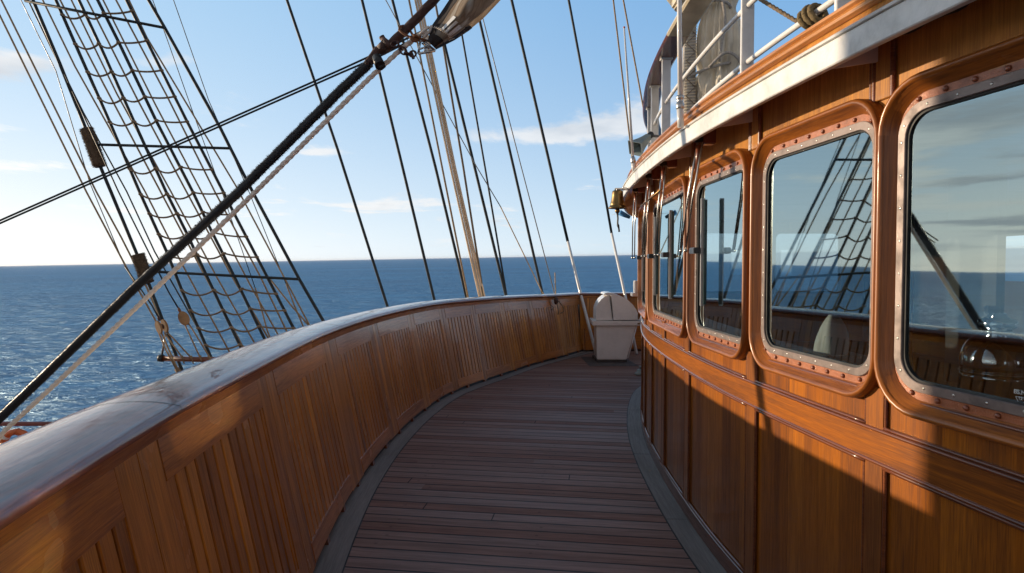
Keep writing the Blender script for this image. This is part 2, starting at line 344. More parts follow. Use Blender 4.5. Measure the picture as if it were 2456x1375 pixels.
class MB:
    """collects geometry (world coordinates) and links it as ONE mesh object"""
    def __init__(s): s.v = []; s.f = []; s.uv = []; s.sm = []
    def vert(s, p): s.v.append(Vector(p)); return len(s.v) - 1
    def face(s, idx, uvs=None, smooth=False):
        s.f.append(tuple(idx)); s.uv.append(uvs); s.sm.append(smooth)
    def quad(s, a, b, c, d, uvs=None, smooth=False):
        i = [s.vert(p) for p in (a, b, c, d)]; s.face(i, uvs, smooth)
    def grid(s, rows, uvr=None, smooth=True, closed=False, flip=False):
        """rows: list of equal-length point lists"""
        ids = [[s.vert(p) for p in r] for r in rows]; n = len(rows[0])
        for i in range(len(rows) - 1):
            for j in range(n if closed else n - 1):
                k = (j + 1) % n
                q = [ids[i][j], ids[i][k], ids[i + 1][k], ids[i + 1][j]]
                if uvr: u = [uvr[i][j], uvr[i][k] if k else (uvr[i][j][0], uvr[i][j][1] + 0.01), uvr[i + 1][k] if k else (uvr[i + 1][j][0], uvr[i + 1][j][1] + 0.01), uvr[i + 1][j]]
                else: u = None
                if flip: q.reverse(); u = u and u[::-1]
                s.face(q, u, smooth)
        return ids
    def box(s, c, h, ax=None, smooth=False):
        """centre, half sizes, optional 3 axes"""
        c = Vector(c); ax = ax or (Vector((1, 0, 0)), Vector((0, 1, 0)), Vector((0, 0, 1)))
        P = [c + ax[0] * (i * h[0]) + ax[1] * (j * h[1]) + ax[2] * (k * h[2]) for i in (-1, 1) for j in (-1, 1) for k in (-1, 1)]
        for q, (p1, p2) in zip(((0, 1, 3, 2), (4, 6, 7, 5), (0, 4, 5, 1), (2, 3, 7, 6), (0, 2, 6, 4), (1, 5, 7, 3)), ((1, 2), (2, 1), (0, 2), (2, 0), (1, 0), (0, 1))):
            a, b_, c_, d = (P[i] for i in q)
            l1, l2 = (b_ - a).length, (d - a).length
            s.quad(a, b_, c_, d, [(0, 0), (l1, 0), (l1, l2), (0, l2)] if l1 > l2 else [(0, 0), (0, l1), (l2, l1), (l2, 0)], smooth)
    def prism(s, outline, d, cap=True):
        """closed outline of points, extruded by the vector d"""
        d = Vector(d); a = [s.vert(p) for p in outline]; b_ = [s.vert(Vector(p) + d) for p in outline]; n = len(a)
        if cap: s.face(a[::-1]); s.face(b_)
        for i in range(n): s.face((a[i], a[(i + 1) % n], b_[(i + 1) % n], b_[i]))
    def tube(s, pts, r, sides=8, cap=True, twist=0.0, strands=3, depth=0.0, wob=0.0):
        pts = [Vector(p) for p in pts]; n = len(pts)
        rr = r if isinstance(r, (list, tuple)) else [r] * n
        t0 = (pts[1] - pts[0]).normalized()
        up = Vector((0, 0, 1)) if abs(t0.z) < 0.9 else Vector((1, 0, 0))
        nrm = t0.cross(up).normalized(); rows = []; uvr = []; L = 0.0
        for i in range(n):
            t = (pts[min(i + 1, n - 1)] - pts[max(i - 1, 0)]).normalized()
            nrm = (nrm - t * nrm.dot(t)).normalized(); bi = t.cross(nrm)
            if i: L += (pts[i] - pts[i - 1]).length
            row = []; ur = []
            for k in range(sides):
                a = 2 * PI * k / sides; q = rr[i]
                if depth: q = rr[i] * (1 - depth + depth * abs(math.cos(0.5 * strands * (a - L * twist))) * 1.4)
                if wob: q *= 1 + wob * (random.random() - 0.5)
                row.append(pts[i] + nrm * (q * math.cos(a)) + bi * (q * math.sin(a))); ur.append((L, a * rr[i]))
            rows.append(row); uvr.append(ur)
        ids = s.grid(rows, uvr, True, True)
        if cap: s.face(ids[0][::-1]); s.face(ids[-1])
    def lathe(s, prof, c, axis=(0, 0, 1), n=20):
        """prof: (radius, height) pairs"""
        c = Vector(c); ax = Vector(axis).normalized(); e1 = ax.orthogonal().normalized(); e2 = ax.cross(e1)
        rows = [[c + ax * h + (e1 * math.cos(2 * PI * k / n) + e2 * math.sin(2 * PI * k / n)) * r for k in range(n)] for r, h in prof]
        ids = s.grid(rows, None, True, True)
        s.face(ids[0][::-1]); s.face(ids[-1])
    def sphere(s, c, r, n=12, m=8, sc=(1, 1, 1)):
        c = Vector(c)
        rows = [[c + Vector((r * sc[0] * math.sin(PI * i / m) * math.cos(2 * PI * k / n), r * sc[1] * math.sin(PI * i / m) * math.sin(2 * PI * k / n), r * sc[2] * math.cos(PI * i / m))) for k in range(n)] for i in range(1, m)]
        ids = s.grid(rows, None, True, True); s.face(ids[0]); s.face(ids[-1][::-1])
    def build(s, name, mat, parent=None, bevel=0.0, recalc=True):
        me = bpy.data.meshes.new(name)
        me.from_pydata([tuple(v) for v in s.v], [], s.f)
        uvl = me.uv_layers.new(name='UVMap')
        for poly, uv in zip(me.polygons, s.uv):
            for j, li in enumerate(poly.loop_indices):
                if uv: uvl.data[li].uv = uv[j]
                else:
                    p = s.v[me.loops[li].vertex_index]; nn = poly.normal
                    uvl.data[li].uv = (p.x * 0.3 + p.y, p.z) if abs(nn.z) < 0.7 else (p.y, p.x)
        for poly, sm in zip(me.polygons, s.sm): poly.use_smooth = sm
        bm = bmesh.new(); bm.from_mesh(me)
        if bevel:
            bmesh.ops.remove_doubles(bm, verts=bm.verts, dist=1e-5)
            bmesh.ops.bevel(bm, geom=[e for e in bm.edges if len(e.link_faces) == 2 and e.calc_face_angle(0) > 0.5], offset=bevel, segments=2, affect='EDGES')
        if recalc: bmesh.ops.recalc_face_normals(bm, faces=bm.faces)
        bm.to_mesh(me); bm.free()
        me.materials.append(MATS[mat])
        o = bpy.data.objects.new(name, me); COL.objects.link(o)
        if parent is not None: o.parent = parent
        return o

def smooth_path(pts, it=2):
    """Catmull-Rom through the control points, then relaxed"""
    P = [Vector(p) for p in pts]; P = [2 * P[0] - P[1]] + P + [2 * P[-1] - P[-2]]; out = []
    for i in range(1, len(P) - 2):
        n = max(2, int((P[i + 1] - P[i]).length / 0.04))
        for k in range(n):
            t = k / n; a, b, c, d = P[i - 1], P[i], P[i + 1], P[i + 2]
            out.append(0.5 * ((2 * b) + (c - a) * t + (2 * a - 5 * b + 4 * c - d) * t * t + (3 * b - a - 3 * c + d) * t ** 3))
    out.append(P[-2])
    for _ in range(it):
        out = [out[0]] + [(out[i - 1] + out[i] * 2 + out[i + 1]) * 0.25 for i in range(1, len(out) - 1)] + [out[-1]]
    return out
class Path:
    """a curve in plan with arc length; positive offset is to the left of its direction"""
    def __init__(s, pts, it=60):
        s.p = smooth_path([(x, y, z) for x, y, z in pts], it); s.L = [0.0]
        for i in range(1, len(s.p)): s.L.append(s.L[-1] + (s.p[i].xy - s.p[i - 1].xy).length)
        s.len = s.L[-1]
    def _loc(s, q):
        q = min(max(q, 0.0), s.len - 1e-6); lo, hi = 0, len(s.L) - 1
        while hi - lo > 1:
            m = (lo + hi) // 2
            if s.L[m] <= q: lo = m
            else: hi = m
        return lo, (q - s.L[lo]) / (s.L[hi] - s.L[lo])
    def tan(s, q):
        i, t = s._loc(q); a = s.p[max(i - 1, 0)]; b = s.p[min(i + 2, len(s.p) - 1)]
        d = (b - a); d.z = 0; return d.normalized()
    def nrm(s, q): d = s.tan(q); return Vector((-d.y, d.x, 0))
    def pos(s, q, off=0.0, z=None):
        i, t = s._loc(q); p = s.p[i].lerp(s.p[i + 1], t)
        r = p + s.nrm(q) * off; r.z = p.z if z is None else z; return r
def sweep(mb, path, prof, s0, s1, step=0.06, closed=True, z_follow=False, uvflip=False, smooth=False):
    """prof: (offset, z) outline swept along the path from s0 to s1"""
    n = max(1, int(abs(s1 - s0) / step)); rows = []; uvr = []; m = len(prof)
    pl = [0.0]
    for i in range(1, m): pl.append(pl[-1] + math.dist(prof[i], prof[i - 1]))
    for i in range(n + 1):
        q = s0 + (s1 - s0) * i / n; zz = path.pos(q).z if z_follow else 0.0
        rows.append([path.pos(q, o, z + zz) for o, z in prof]); uvr.append([(q, l) for l in pl])
    # explicit faces so every corner keeps its own uv
    ids = [[mb.vert(p) for p in r] for r in rows]; perim = pl[-1] + math.dist(prof[0], prof[-1])
    for i in range(n):
        for j in range(m if closed else m - 1):
            k = (j + 1) % m; v2 = pl[k] if k else perim
            u = [(uvr[i][j][0], pl[j]), (uvr[i][j][0], v2), (uvr[i + 1][j][0], v2), (uvr[i + 1][j][0], pl[j])]
            mb.face((ids[i][j], ids[i][k], ids[i + 1][k], ids[i + 1][j]), u, smooth)
    if closed: mb.face(ids[0][::-1]); mb.face(ids[-1])
def rect(o0, o1, z0, z1, b=0.0):
    if not b: return [(o0, z0), (o1, z0), (o1, z1), (o0, z1)]
    return [(o0, z0), (o1 - b, z0), (o1, z0 + b), (o1, z1 - b), (o1 - b, z1), (o0, z1)]
def bead(o, z, r, n=6, a0=-90, a1=90, depth=0.004):
    return [(o - depth, z - r)] + [(o + r * math.cos(R(a0 + (a1 - a0) * i / n)), z + r * math.sin(R(a0 + (a1 - a0) * i / n))) for i in range(n + 1)] + [(o - depth, z + r)]
ORD = ['first', 'second', 'third', 'fourth', 'fifth', 'sixth', 'seventh', 'eighth', 'ninth', 'tenth', 'eleventh', 'twelfth', 'thirteenth', 'fourteenth', 'fifteenth', 'sixteenth', 'seventeenth', 'eighteenth']

# ------------------------------------------------------------------ the two curves the walkway runs between
WALL = Path([(3.2, -3, 0), (2.4, -1.5, 0), (1.80, 0, 0), (1.50, 1, 0), (1.36, 1.65, 0), (1.283, 2.15, 0), (1.187, 3.1, 0), (1.163, 3.7, 0), (1.168, 4.2, 0), (1.192, 4.9, 0),
             (1.240, 5.55, 0), (1.290, 6.0, 0), (1.352, 6.4, 0), (1.425, 6.8, 0), (1.55, 7.4, 0), (1.74, 8.1, 0), (1.90, 8.5, 0), (2.2, 8.9, 0), (2.7, 9.15, 0), (3.5, 9.25, 0), (5.5, 9.25, 0)])
RAIL = Path([(0.35, -2.6, 1.15), (-0.25, -1.2, 1.15), (-0.72, 0.0, 1.15), (-0.93, 0.75, 1.15), (-1.04, 1.26, 1.15), (-1.165, 2.02, 1.15), (-1.262, 2.95, 1.15), (-1.345, 3.8, 1.15), (-1.392, 4.7, 1.15),
             (-1.365, 5.85, 1.15), (-1.225, 7.1, 1.15), (-0.95, 8.25, 1.15), (-0.306, 9.6, 1.14), (0.14, 10.5, 1.12), (0.64, 11.3, 1.10), (1.30, 12.25, 1.09)], 30)
RAIL2 = Path([(1.30, 12.25, 1.09), (2.2, 12.36, 1.09), (3.4, 12.45, 1.09), (5.2, 12.5, 1.09)], 4)
def s_y(path, y, smax=None):
    best = None
    for i, p in enumerate(path.p):
        if smax and path.L[i] > smax: break
        d = abs(p.y - y)
        if best is None or d < best[0]: best = (d, path.L[i])
    return best[1]
def s_px(path, px, off, z):
    lo, hi = s_y(path, 0.6), path.len - 0.01
    if path is WALL: lo, hi = s_y(path, 5.0, 13), s_y(path, 0.6)
    for _ in range(50):
        m = (lo + hi) / 2
        if project_x(path.pos(m, off, z if z is not None else path.pos(m).z)) < px: lo = m
        else: hi = m
    return lo

# ------------------------------------------------------------------ sea
mb = MB()
su = SEA_N.orthogonal().normalized(); sv = SEA_N.cross(su); sea_c = Vector((0, 0, -8.2))
rad = [0, 60, 300, 2000, 12000, 45000]; K = 48
rows = [[Vector((r * math.cos(2 * PI * k / K), r * math.sin(2 * PI * k / K), 0)) for k in range(K)] for r in rad[1:]]
ids = mb.grid(rows, None, False, True); mb.face(ids[0])
sea = mb.build('sea', 'sea_water'); tag(sea, kind='structure')
sea.matrix_world = Matrix.Translation(sea_c) @ Vector((0, 0, 1)).rotation_difference(SEA_N).to_matrix().to_4x4()

# ------------------------------------------------------------------ deck
PD = R(8.0); du = Vector((-math.cos(PD), math.sin(PD), 0)); dv = Vector((math.sin(PD), math.cos(PD), 0))
mb = MB()
FLARE = 0.235
out_pts = [RAIL.pos(q, -FLARE - 0.05, 0) for q in [RAIL.len * i / 60 for i in range(61)]] + [RAIL2.pos(RAIL2.len * i / 8, -0.1, 0) for i in range(1, 9)]
poly = out_pts + [Vector((5.2, 9.0, 0)), Vector((5.2, -2.6, 0))]
ids = [mb.vert(p) for p in poly]
mb.face(ids, [(p.dot(du), p.dot(dv) + 0.052) for p in poly])
low = [mb.vert(Vector((p.x, p.y, -0.08))) for p in poly]
for i in range(len(ids)):
    j = (i + 1) % len(ids); mb.face((ids[i], low[i], low[j], ids[j]))
mb.face(low[::-1])
tag(mb.build('deck', 'deck_planks'), kind='structure')
# margin planks: one along the bulwark, one round the house, each laid in lengths
def margin(path, o0, o1, cuts, name):
    mb = MB(); ck = MB()
    for a, b in zip(cuts[:-1], cuts[1:]):
        sweep(mb, path, [(o0, 0.0), (o1, 0.0), (o1, 0.0045), (o0, 0.0045)], a + 0.003, b - 0.003, 0.08)
    tag(mb.build(name, 'margin_teak'), kind='structure')
    lo = o1 if abs(o1) > abs(o0) else o0
    return lo
cutsL = [0.5, 2.0] + [s_px(RAIL, x, -FLARE - 0.1, 0) for x in (795, 940, 1045, 1160)] + [RAIL.len - 0.05]
margin(RAIL, -FLARE - 0.145, -FLARE + 0.02, cutsL, 'bulwark_margin_plank')
sA = s_y(WALL, 0.3); sB = s_y(WALL, 8.62, 13)
cutsR = [sA] + [s_y(WALL, y, 13) for y in (2.2, 4.02, 5.45, 7.15)] + [sB]
margin(WALL, 0.0, 0.158, cutsR, 'house_margin_plank')
mb = MB()
sweep(mb, RAIL, [(-FLARE - 0.153, 0.0), (-FLARE - 0.145, 0.0), (-FLARE - 0.145, 0.003), (-FLARE - 0.153, 0.003)], 0.5, RAIL.len - 0.05, 0.08)
sweep(mb, WALL, [(0.158, 0.0), (0.166, 0.0), (0.166, 0.003), (0.158, 0.003)], sA, sB, 0.08)
tag(mb.build('deck_caulking', 'rubber'), kind='structure')

# ------------------------------------------------------------------ bulwark
BW = thing('bulwark', 'tall curved varnished wooden bulwark with wide rounded cap rail round the walkway', 'bulwark')
def bpos(path, q, t, d=0.0):
    """t = 0 at the deck, 1 under the cap; d = distance towards the walkway"""
    top = path.pos(q); n = -path.nrm(q); fl = FLARE if path is RAIL else 0.12
    k = min(1.0, max(0.0, (path.len - q) / 1.2)) if path is RAIL else 0.0
    fl = 0.12 + (FLARE - 0.12) * k if path is RAIL else 0.12
    p = top + n * (fl * (1 - t)); p.z = top.z * t
    return p + n * (d * math.cos(0.2)) + Vector((0, 0, d * math.sin(0.2)))
def bpanel(mb, path, s0, s1, t0, t1, d0, d1, step=0.09, vert_uv=True):
    n = max(1, int((s1 - s0) / step)); P = []
    for i in range(n + 1):
        q = s0 + (s1 - s0) * i / n
        P.append([bpos(path, q, t0, d0), bpos(path, q, t0, d1), bpos(path, q, t1, d1), bpos(path, q, t1, d0)])
    ids = [[mb.vert(p) for p in r] for r in P]; zz = (t0 * 1.15, t1 * 1.15)
    for i in range(n):
        qa, qb = s0 + (s1 - s0) * i / n, s0 + (s1 - s0) * (i + 1) / n
        for j, (va, vb) in enumerate(((zz[0] - 0.02, zz[0]), zz, (zz[1], zz[1] + 0.02), (zz[1] + 0.05, zz[0] + 0.05))):
            k = (j + 1) % 4
            mb.face((ids[i][j], ids[i][k], ids[i + 1][k], ids[i + 1][j]), [(qa, va), (qa, vb), (qb, vb), (qb, va)])
    mb.face(ids[0][::-1]); mb.face(ids[-1])
# tongue-and-groove boards: every board stands proud of a dark groove
BWD = 0.0862
mb = MB(); bk = MB()
q = 0.3; k0 = int(q / BWD) + 1
q = k0 * BWD
while q + BWD < RAIL.len - 0.02:
    g = 0.0068
    a, b = q + g, q + BWD - g
    P = []
    for s_, d_ in ((a, -0.012), (a, 0.006), (a + 0.004, 0.0105), (b - 0.004, 0.0105), (b, 0.006), (b, -0.012)):
        P.append((s_, d_))
    lo = [mb.vert(bpos(RAIL, s_, 0.035, d_)) for s_, d_ in P]; hi = [mb.vert(bpos(RAIL, s_, 0.99, d_)) for s_, d_ in P]
    for j in range(len(P) - 1):
        mb.face((lo[j], lo[j + 1], hi[j + 1], hi[j]), [(P[j][0], 0), (P[j + 1][0], 0), (P[j + 1][0], 1.1), (P[j][0], 1.1)], j in (1, 3))
    q += BWD
mb.build('inner_planking', 'bulwark_board', BW)
bpanel(bk, RAIL, 0.3, RAIL.len - 0.01, 0.0, 1.0, -0.045, -0.012); bpanel(bk, RAIL2, 0.02, RAIL2.len, 0.0, 1.0, -0.045, -0.012)
bk.build('backing', 'rubber', BW)
# straight leg of the bulwark at the ship's side
mb = MB(); q = 0.02
while q + 0.2 < RAIL2.len:
    bpanel(mb, RAIL2, q + 0.004, q + 0.196, 0.035, 0.99, -0.012, 0.010, 0.3); q += 0.2
mb.build('inner_planking', 'bulwark_board', BW)
mb = MB(); bpanel(mb, RAIL2, 0.1, RAIL2.len, 0.02, 0.40, 0.0101, 0.09, 0.3); mb.build('bench_step', 'bulwark_rail_board', BW)
# top boards, base boards and pilasters, bay by bay
bays = [(355, 601), (641, 762), (795, 874), (897, 969), (985, 1047), (1061, 1123), (1134, 1192), (1203, 1258), (1271, 1326), (1339, 1388)]
sb = [(s_px(RAIL, a, 0, None), s_px(RAIL, b, 0, None)) for a, b in bays]
pitch = sb[1][0] - sb[0][0]
sb = [(sb[0][0] - pitch * 2, sb[0][0] - pitch * 2 + 1.05), (sb[0][0] - pitch, sb[0][0] - pitch + 1.05)] + sb
for a, b in sb:
    if a < 0.35: continue
    m1 = MB(); bpanel(m1, RAIL, a, b, 0.835, 0.985, -0.01, 0.0165); m1.build('top_board', 'bulwark_rail_board', BW, bevel=0.0015)
    m1 = MB(); bpanel(m1, RAIL, a, b, 0.04, 0.135, -0.01, 0.0175); m1.build('base_board', 'bulwark_rail_board', BW, bevel=0.0015)
for (a0, b0), (a1, b1) in zip(sb[:-1], sb[1:]):
    if b0 < 0.35: continue
    m1 = MB(); mid = (b0 + a1) / 2
    bpanel(m1, RAIL, b0 + 0.003, mid - 0.002, 0.03, 0.985, -0.01, 0.0150)
    bpanel(m1, RAIL, mid + 0.002, a1 - 0.003, 0.03, 0.985, -0.01, 0.0150)
    m1.build('pilaster', 'bulwark_board', BW, bevel=0.0012)
# moulding under the cap, then the cap itself
mb = MB()
prof = [(0.03, -0.055), (-0.022, -0.055), (-0.030, -0.047), (-0.030, -0.012), (-0.022, -0.004), (0.03, -0.004)]
sweep(mb, RAIL, prof, 0.3, RAIL.len - 0.01, 0.06, z_follow=True); sweep(mb, RAIL2, prof, 0.02, RAIL2.len, 0.2, z_follow=True)
mb.build('moulding', 'bulwark_rail_board', BW)
def cap_prof():
    P = [(-0.045, 0.0)]
    for i in range(5): a = R(-90 - 90 * i / 4 - 0); P.append((-0.050 + 0.014 * math.cos(a), 0.016 + 0.014 * math.sin(a)))
    for i in range(13):
        t = i / 12; o = -0.060 + 0.298 * t; P.append((o, 0.026 + 0.026 * math.sin(PI * min(1, t * 0.92 + 0.04)) ** 0.62))
    P += [(0.245, 0.016), (0.240, 0.0)]
    return P
mb = MB(); sweep(mb, RAIL, cap_prof(), 0.3, RAIL.len - 0.005, 0.05, z_follow=True, smooth=True)
mb.build('cap_rail', 'cap_varnish', BW)
mb = MB(); sweep(mb, RAIL2, cap_prof(), 0.004, RAIL2.len, 0.2, z_follow=True, smooth=True)
mb.build('cap_rail', 'cap_varnish', BW)
# butt joints of the cap
for px in (372, 795, 1000):
    mb = MB(); q = s_px(RAIL, px, 0.02, 1.18)
    P = [(o, z + 0.0012) for o, z in cap_prof()[1:-1]]
    mb.grid([[RAIL.pos(qq, o, RAIL.pos(qq).z + z) for o, z in P] for qq in (q - 0.0025, q + 0.0025)]); mb.build('cap_joint', 'rubber', BW, recalc=False)
# white outer plating below the cap
mb = MB()
for path, a, b in ((RAIL, 0.3, RAIL.len), (RAIL2, 0.0, RAIL2.len)):
    sweep(mb, path, [(0.02, -0.01), (0.21, -0.01), (0.18, -1.25), (0.0, -1.25)], a, b, 0.12, z_follow=True)
mb.build('outer_plating', 'hull_white', BW)
for i in range(60):
    q = 1.0 + i * 0.5
    if q < RAIL.len - 0.1:
        mb = MB(); bpanel(mb, RAIL, q, q + 0.05, 0.0, 0.04, -0.01, 0.012); mb.build('foot_chock', 'mahogany', BW)

# ------------------------------------------------------------------ ship's side below, main deck, hull
mb = MB()
for x0, x1 in ((-46, 22),):
    n = 24; rows = []
    for i in range(n + 1):
        x = x0 + (x1 - x0) * i / n; e = max(0.0, (-x - 22) / 24.0)
        y = 12.55 - 9.5 * e * e
        rows.append([Vector((x, y, -2.2 + e * e * 1.2)), Vector((x, y - 0.5, -9.5))])
    mb.grid(rows)
hull = mb.build('ship_hull', 'hull_white'); tag(hull, kind='structure')
mb = MB()
pts = []
n = 24
for i in range(n + 1):
    x = -46 + 68 * i / n; e = max(0.0, (-x - 22) / 24.0); pts.append(Vector((x, 12.53 - 9.5 * e * e, -2.55 + e * e * 1.1)))
other = [Vector((p.x, -6.0 + (12.53 - p.y), p.z)) for p in reversed(pts)]
poly = pts + other
ids = [mb.vert(p) for p in poly]; mb.face(ids, [(p.x, p.y) for p in poly])
tag(mb.build('main_deck', 'deck_planks'), kind='structure')

# ------------------------------------------------------------------ deckhouse
DH = thing('deckhouse', 'curved varnished teak wheelhouse with large framed windows and white eave', 'deckhouse')
SY = lambda y: s_y(WALL, y, 13)
Z_RAIL0, Z_RAIL1, Z_WB, Z_WT, Z_SOF = 0.965, 1.087, 1.17, 2.255, 2.485
windows = [(0.98, 2.128), (2.148, 3.035), (3.065, 4.005), (4.045, 5.44), (5.50, 6.62)]
W_S = [(SY(a), SY(b)) for a, b in windows]
# front windows further round, out of the photo but there
sf = SY(6.62)
W_S += [(sf + 0.50 + i * 1.2, sf + 0.50 + i * 1.2 + 1.1) for i in range(4)]
S_END = WALL.len - 0.02; S_BEG = 0.3
# wall skin in strips round the window openings
def skin(name, s0, s1, z0, z1, mat):
    mb = MB(); sweep(mb, WALL, [(0.0, z0), (0.0, z1), (-0.05, z1), (-0.05, z0)], s0, s1, 0.08)
    # vertical grain: v is the height
    return mb, name, mat
def vgrid(mb, s0, s1, z0, z1, o0, o1, step=0.08, b=0.0):
    """slab on the wall whose face has height as v"""
    n = max(1, int((s1 - s0) / step)); rows = []
    pr = [(o0, z0), (o1 - b, z0), (o1, z0 + b), (o1, z1 - b), (o1 - b, z1), (o0, z1)] if b else [(o0, z0), (o1, z0), (o1, z1), (o0, z1)]
    ids = []
    for i in range(n + 1):
        q = s0 + (s1 - s0) * i / n
        e = b if (b and i in (0, n)) else 0
        ids.append([mb.vert(WALL.pos(q, o, z)) for o, z in pr])
    m = len(pr)
    for i in range(n):
        qa, qb = s0 + (s1 - s0) * i / n, s0 + (s1 - s0) * (i + 1) / n
        for j in range(m):
            k = (j + 1) % m
            mb.face((ids[i][j], ids[i][k], ids[i + 1][k], ids[i + 1][j]), [(qa, pr[j][1]), (qa, pr[k][1] + 1e-4), (qb, pr[k][1] + 1e-4), (qb, pr[j][1])])
    mb.face(ids[0][::-1], [(s0 + abs(pr[j][0]), pr[j][1]) for j in range(m)][::-1]); mb.face(ids[-1], [(s1 + abs(pr[j][0]), pr[j][1]) for j in range(m)])
mb = MB()
vgrid(mb, S_BEG, S_END, 0.0, Z_WB + 0.055, -0.05, 0.0)
mb.build('lower_wall', 'teak_vertical', DH)
mb = MB(); vgrid(mb, S_BEG, S_END, Z_WT - 0.055, Z_SOF + 0.05, -0.05, 0.0); mb.build('upper_wall', 'teak_upper', DH)
edges = [S_BEG] + [x for a, b in W_S for x in (a + 0.05, b - 0.05)] + [S_END]
for i in range(0, len(edges), 2):
    if edges[i + 1] - edges[i] < 0.01: continue
    mb = MB(); vgrid(mb, edges[i], edges[i + 1], Z_WB + 0.055, Z_WT - 0.055, -0.05, 0.0); mb.build('wall_post', 'teak_stile', DH)
# skirting, middle rail with beads
mb = MB(); sweep(mb, WALL, rect(-0.01, 0.020, 0.004, 0.098, 0.004), S_BEG, S_END, 0.08); mb.build('skirting', 'mahogany', DH)
mb = MB(); sweep(mb, WALL, rect(-0.01, 0.016, Z_RAIL0, Z_RAIL1, 0.003), S_BEG, S_END, 0.06); mb.build('middle_rail', 'teak_horizontal', DH)
# stiles: ship's posts between the panels
stiles = [1.0, 2.16, 3.085, 4.13, 4.84, 5.50, 6.05, 6.7, 7.4, 8.1]
halfw = 0.043
st = [SY(y) for y in stiles]; k = st[-1]
while k + 0.75 < S_END: k += 0.75; st.append(k)
st = [st[0] - 1.15] + st
for q in st:
    if q < S_BEG + 0.05: continue
    mb = MB(); vgrid(mb, q - halfw, q + halfw, 0.099, Z_RAIL0 - 0.001, -0.01, 0.0145, 0.05, 0.002); mb.build('lower_stile', 'teak_stile', DH)
    mb = MB(); vgrid(mb, q - halfw, q + halfw, Z_RAIL1 + 0.001, Z_WB + 0.06, -0.01, 0.0145, 0.05, 0.002); mb.build('short_stile', 'teak_stile', DH)
# panel beads: a frame of half-round moulding inside every panel
def vbead(mb, q, z0, z1, off, r, n=6):
    c = WALL.pos(q, off, 0); nn = WALL.nrm(q); tt = WALL.tan(q); rows = []
    for z in (z0, z1):
        rows.append([c + nn * (r * math.sin(PI * k / n)) + tt * (r * math.cos(PI * k / n)) + Vector((0, 0, z)) for k in range(n + 1)])
    mb.grid(rows, [[(k * 0.01, z) for k in range(n + 1)] for z in (z0, z1)])
def panel_beads(z0, z1, r=0.0075):
    for a, b in zip(st[:-1], st[1:]):
        s0, s1 = a + halfw + r, b - halfw - r
        if s1 - s0 < 0.1 or s0 < S_BEG: continue
        mb = MB()
        for z in (z0 + r, z1 - r): sweep(mb, WALL, bead(0.010, z, r), s0 - r, s1 + r, 0.07, smooth=True)
        for q in (s0, s1): vbead(mb, q, z0 + r, z1 - r, 0.008, r)
        mb.build('panel_bead', 'mahogany', DH, recalc=True)
panel_beads(0.099, Z_RAIL0 - 0.001); panel_beads(Z_RAIL1 + 0.001, Z_WB + 0.05, 0.006)
mb = MB()
for z in (Z_RAIL0 + 0.004, Z_RAIL1 - 0.004): sweep(mb, WALL, bead(0.0175, z, 0.0065), S_BEG, S_END, 0.06, smooth=True)
mb.build('rail_bead', 'mahogany', DH)
# upper posts between windows with two beads each, running up under the eave
up_posts = [SY(y) for y in (2.165, 3.07, 4.03, 5.46)] + [sf + 0.44 + i * 1.2 for i in range(4)]
up_posts = [SY(0.93)] + up_posts
for q in up_posts:
    mb = MB(); vgrid(mb, q - 0.05, q + 0.05, Z_WT - 0.03, Z_SOF, -0.01, 0.012, 0.05, 0.002); mb.build('upper_stile', 'teak_upper', DH)
    mb = MB()
    for d in (-0.052, 0.036, 0.054): vbead(mb, q + d, Z_WT - 0.03, Z_SOF, 0.008, 0.010 if d < 0.05 else 0.007)
    mb.build('stile_bead', 'mahogany', DH)

# windows -----------------------------------------------------------
def rloop(cx, cz, hw, hh, r, n=8):
    P = []
    r = max(0.004, r)
    for (sx_, sz_, a0) in ((1, 1, 0), (-1, 1, 90), (-1, -1, 180), (1, -1, 270)):
        for i in range(n + 1):
            a = R(a0 + 90 * i / n); P.append((cx + sx_ * (hw - r) + r * math.cos(a), cz + sz_ * (hh - r) + r * math.sin(a)))
    # straight runs are subdivided a little so shading stays even
    return P
class Win:
    def __init__(s, s0, s1):
        s.s0, s.s1 = s0, s1; a = WALL.pos(s0, 0, 0); b = WALL.pos(s1, 0, 0)
        s.t = (b - a).normalized(); s.n = Vector((-s.t.y, s.t.x, 0)); m = (a + b) / 2; mm = WALL.pos((s0 + s1) / 2, 0, 0)
        s.o = m + s.n * (max(0.0, (mm - m).dot(s.n)) * 0.75); s.hw = (b - a).length / 2; s.cz = (Z_WB + Z_WT) / 2; s.hh = (Z_WT - Z_WB) / 2
    def P(s, x, z, off): return s.o + s.t * x + s.n * off + Vector((0, 0, z))
    def ring(s, mb, secs, close=False, smooth=True):
        """secs: (inset along the wall, inset in height, corner radius, off)"""
        rows = []; uvr = []
        for (iw, ih, r, off) in secs:
            lp = rloop(0, s.cz, s.hw - iw, s.hh - ih, r); rows.append([s.P(x, z, off) for x, z in lp])
            L = [0.0]
            for i in range(1, len(lp)): L.append(L[-1] + math.dist(lp[i], lp[i - 1]))
            uvr.append([(l, iw * 1.0 + off) for l in L])
        if close: rows.append(rows[0]); uvr.append(uvr[0])
        n = len(rows[0]); ids = [[mb.vert(p) for p in r] for r in rows]
        for i in range(len(rows) - 1):
            for j in range(n):
                k = (j + 1) % n; lk = uvr[i][k][0] if k else uvr[i][j][0] + 0.4; lk2 = uvr[i + 1][k][0] if k else uvr[i + 1][j][0] + 0.4
                mb.face((ids[i][j], ids[i][k], ids[i + 1][k], ids[i + 1][j]), [uvr[i][j], (lk, uvr[i][j][1]), (lk2, uvr[i + 1][j][1]), uvr[i + 1][j]], smooth)
        return ids
wins = []
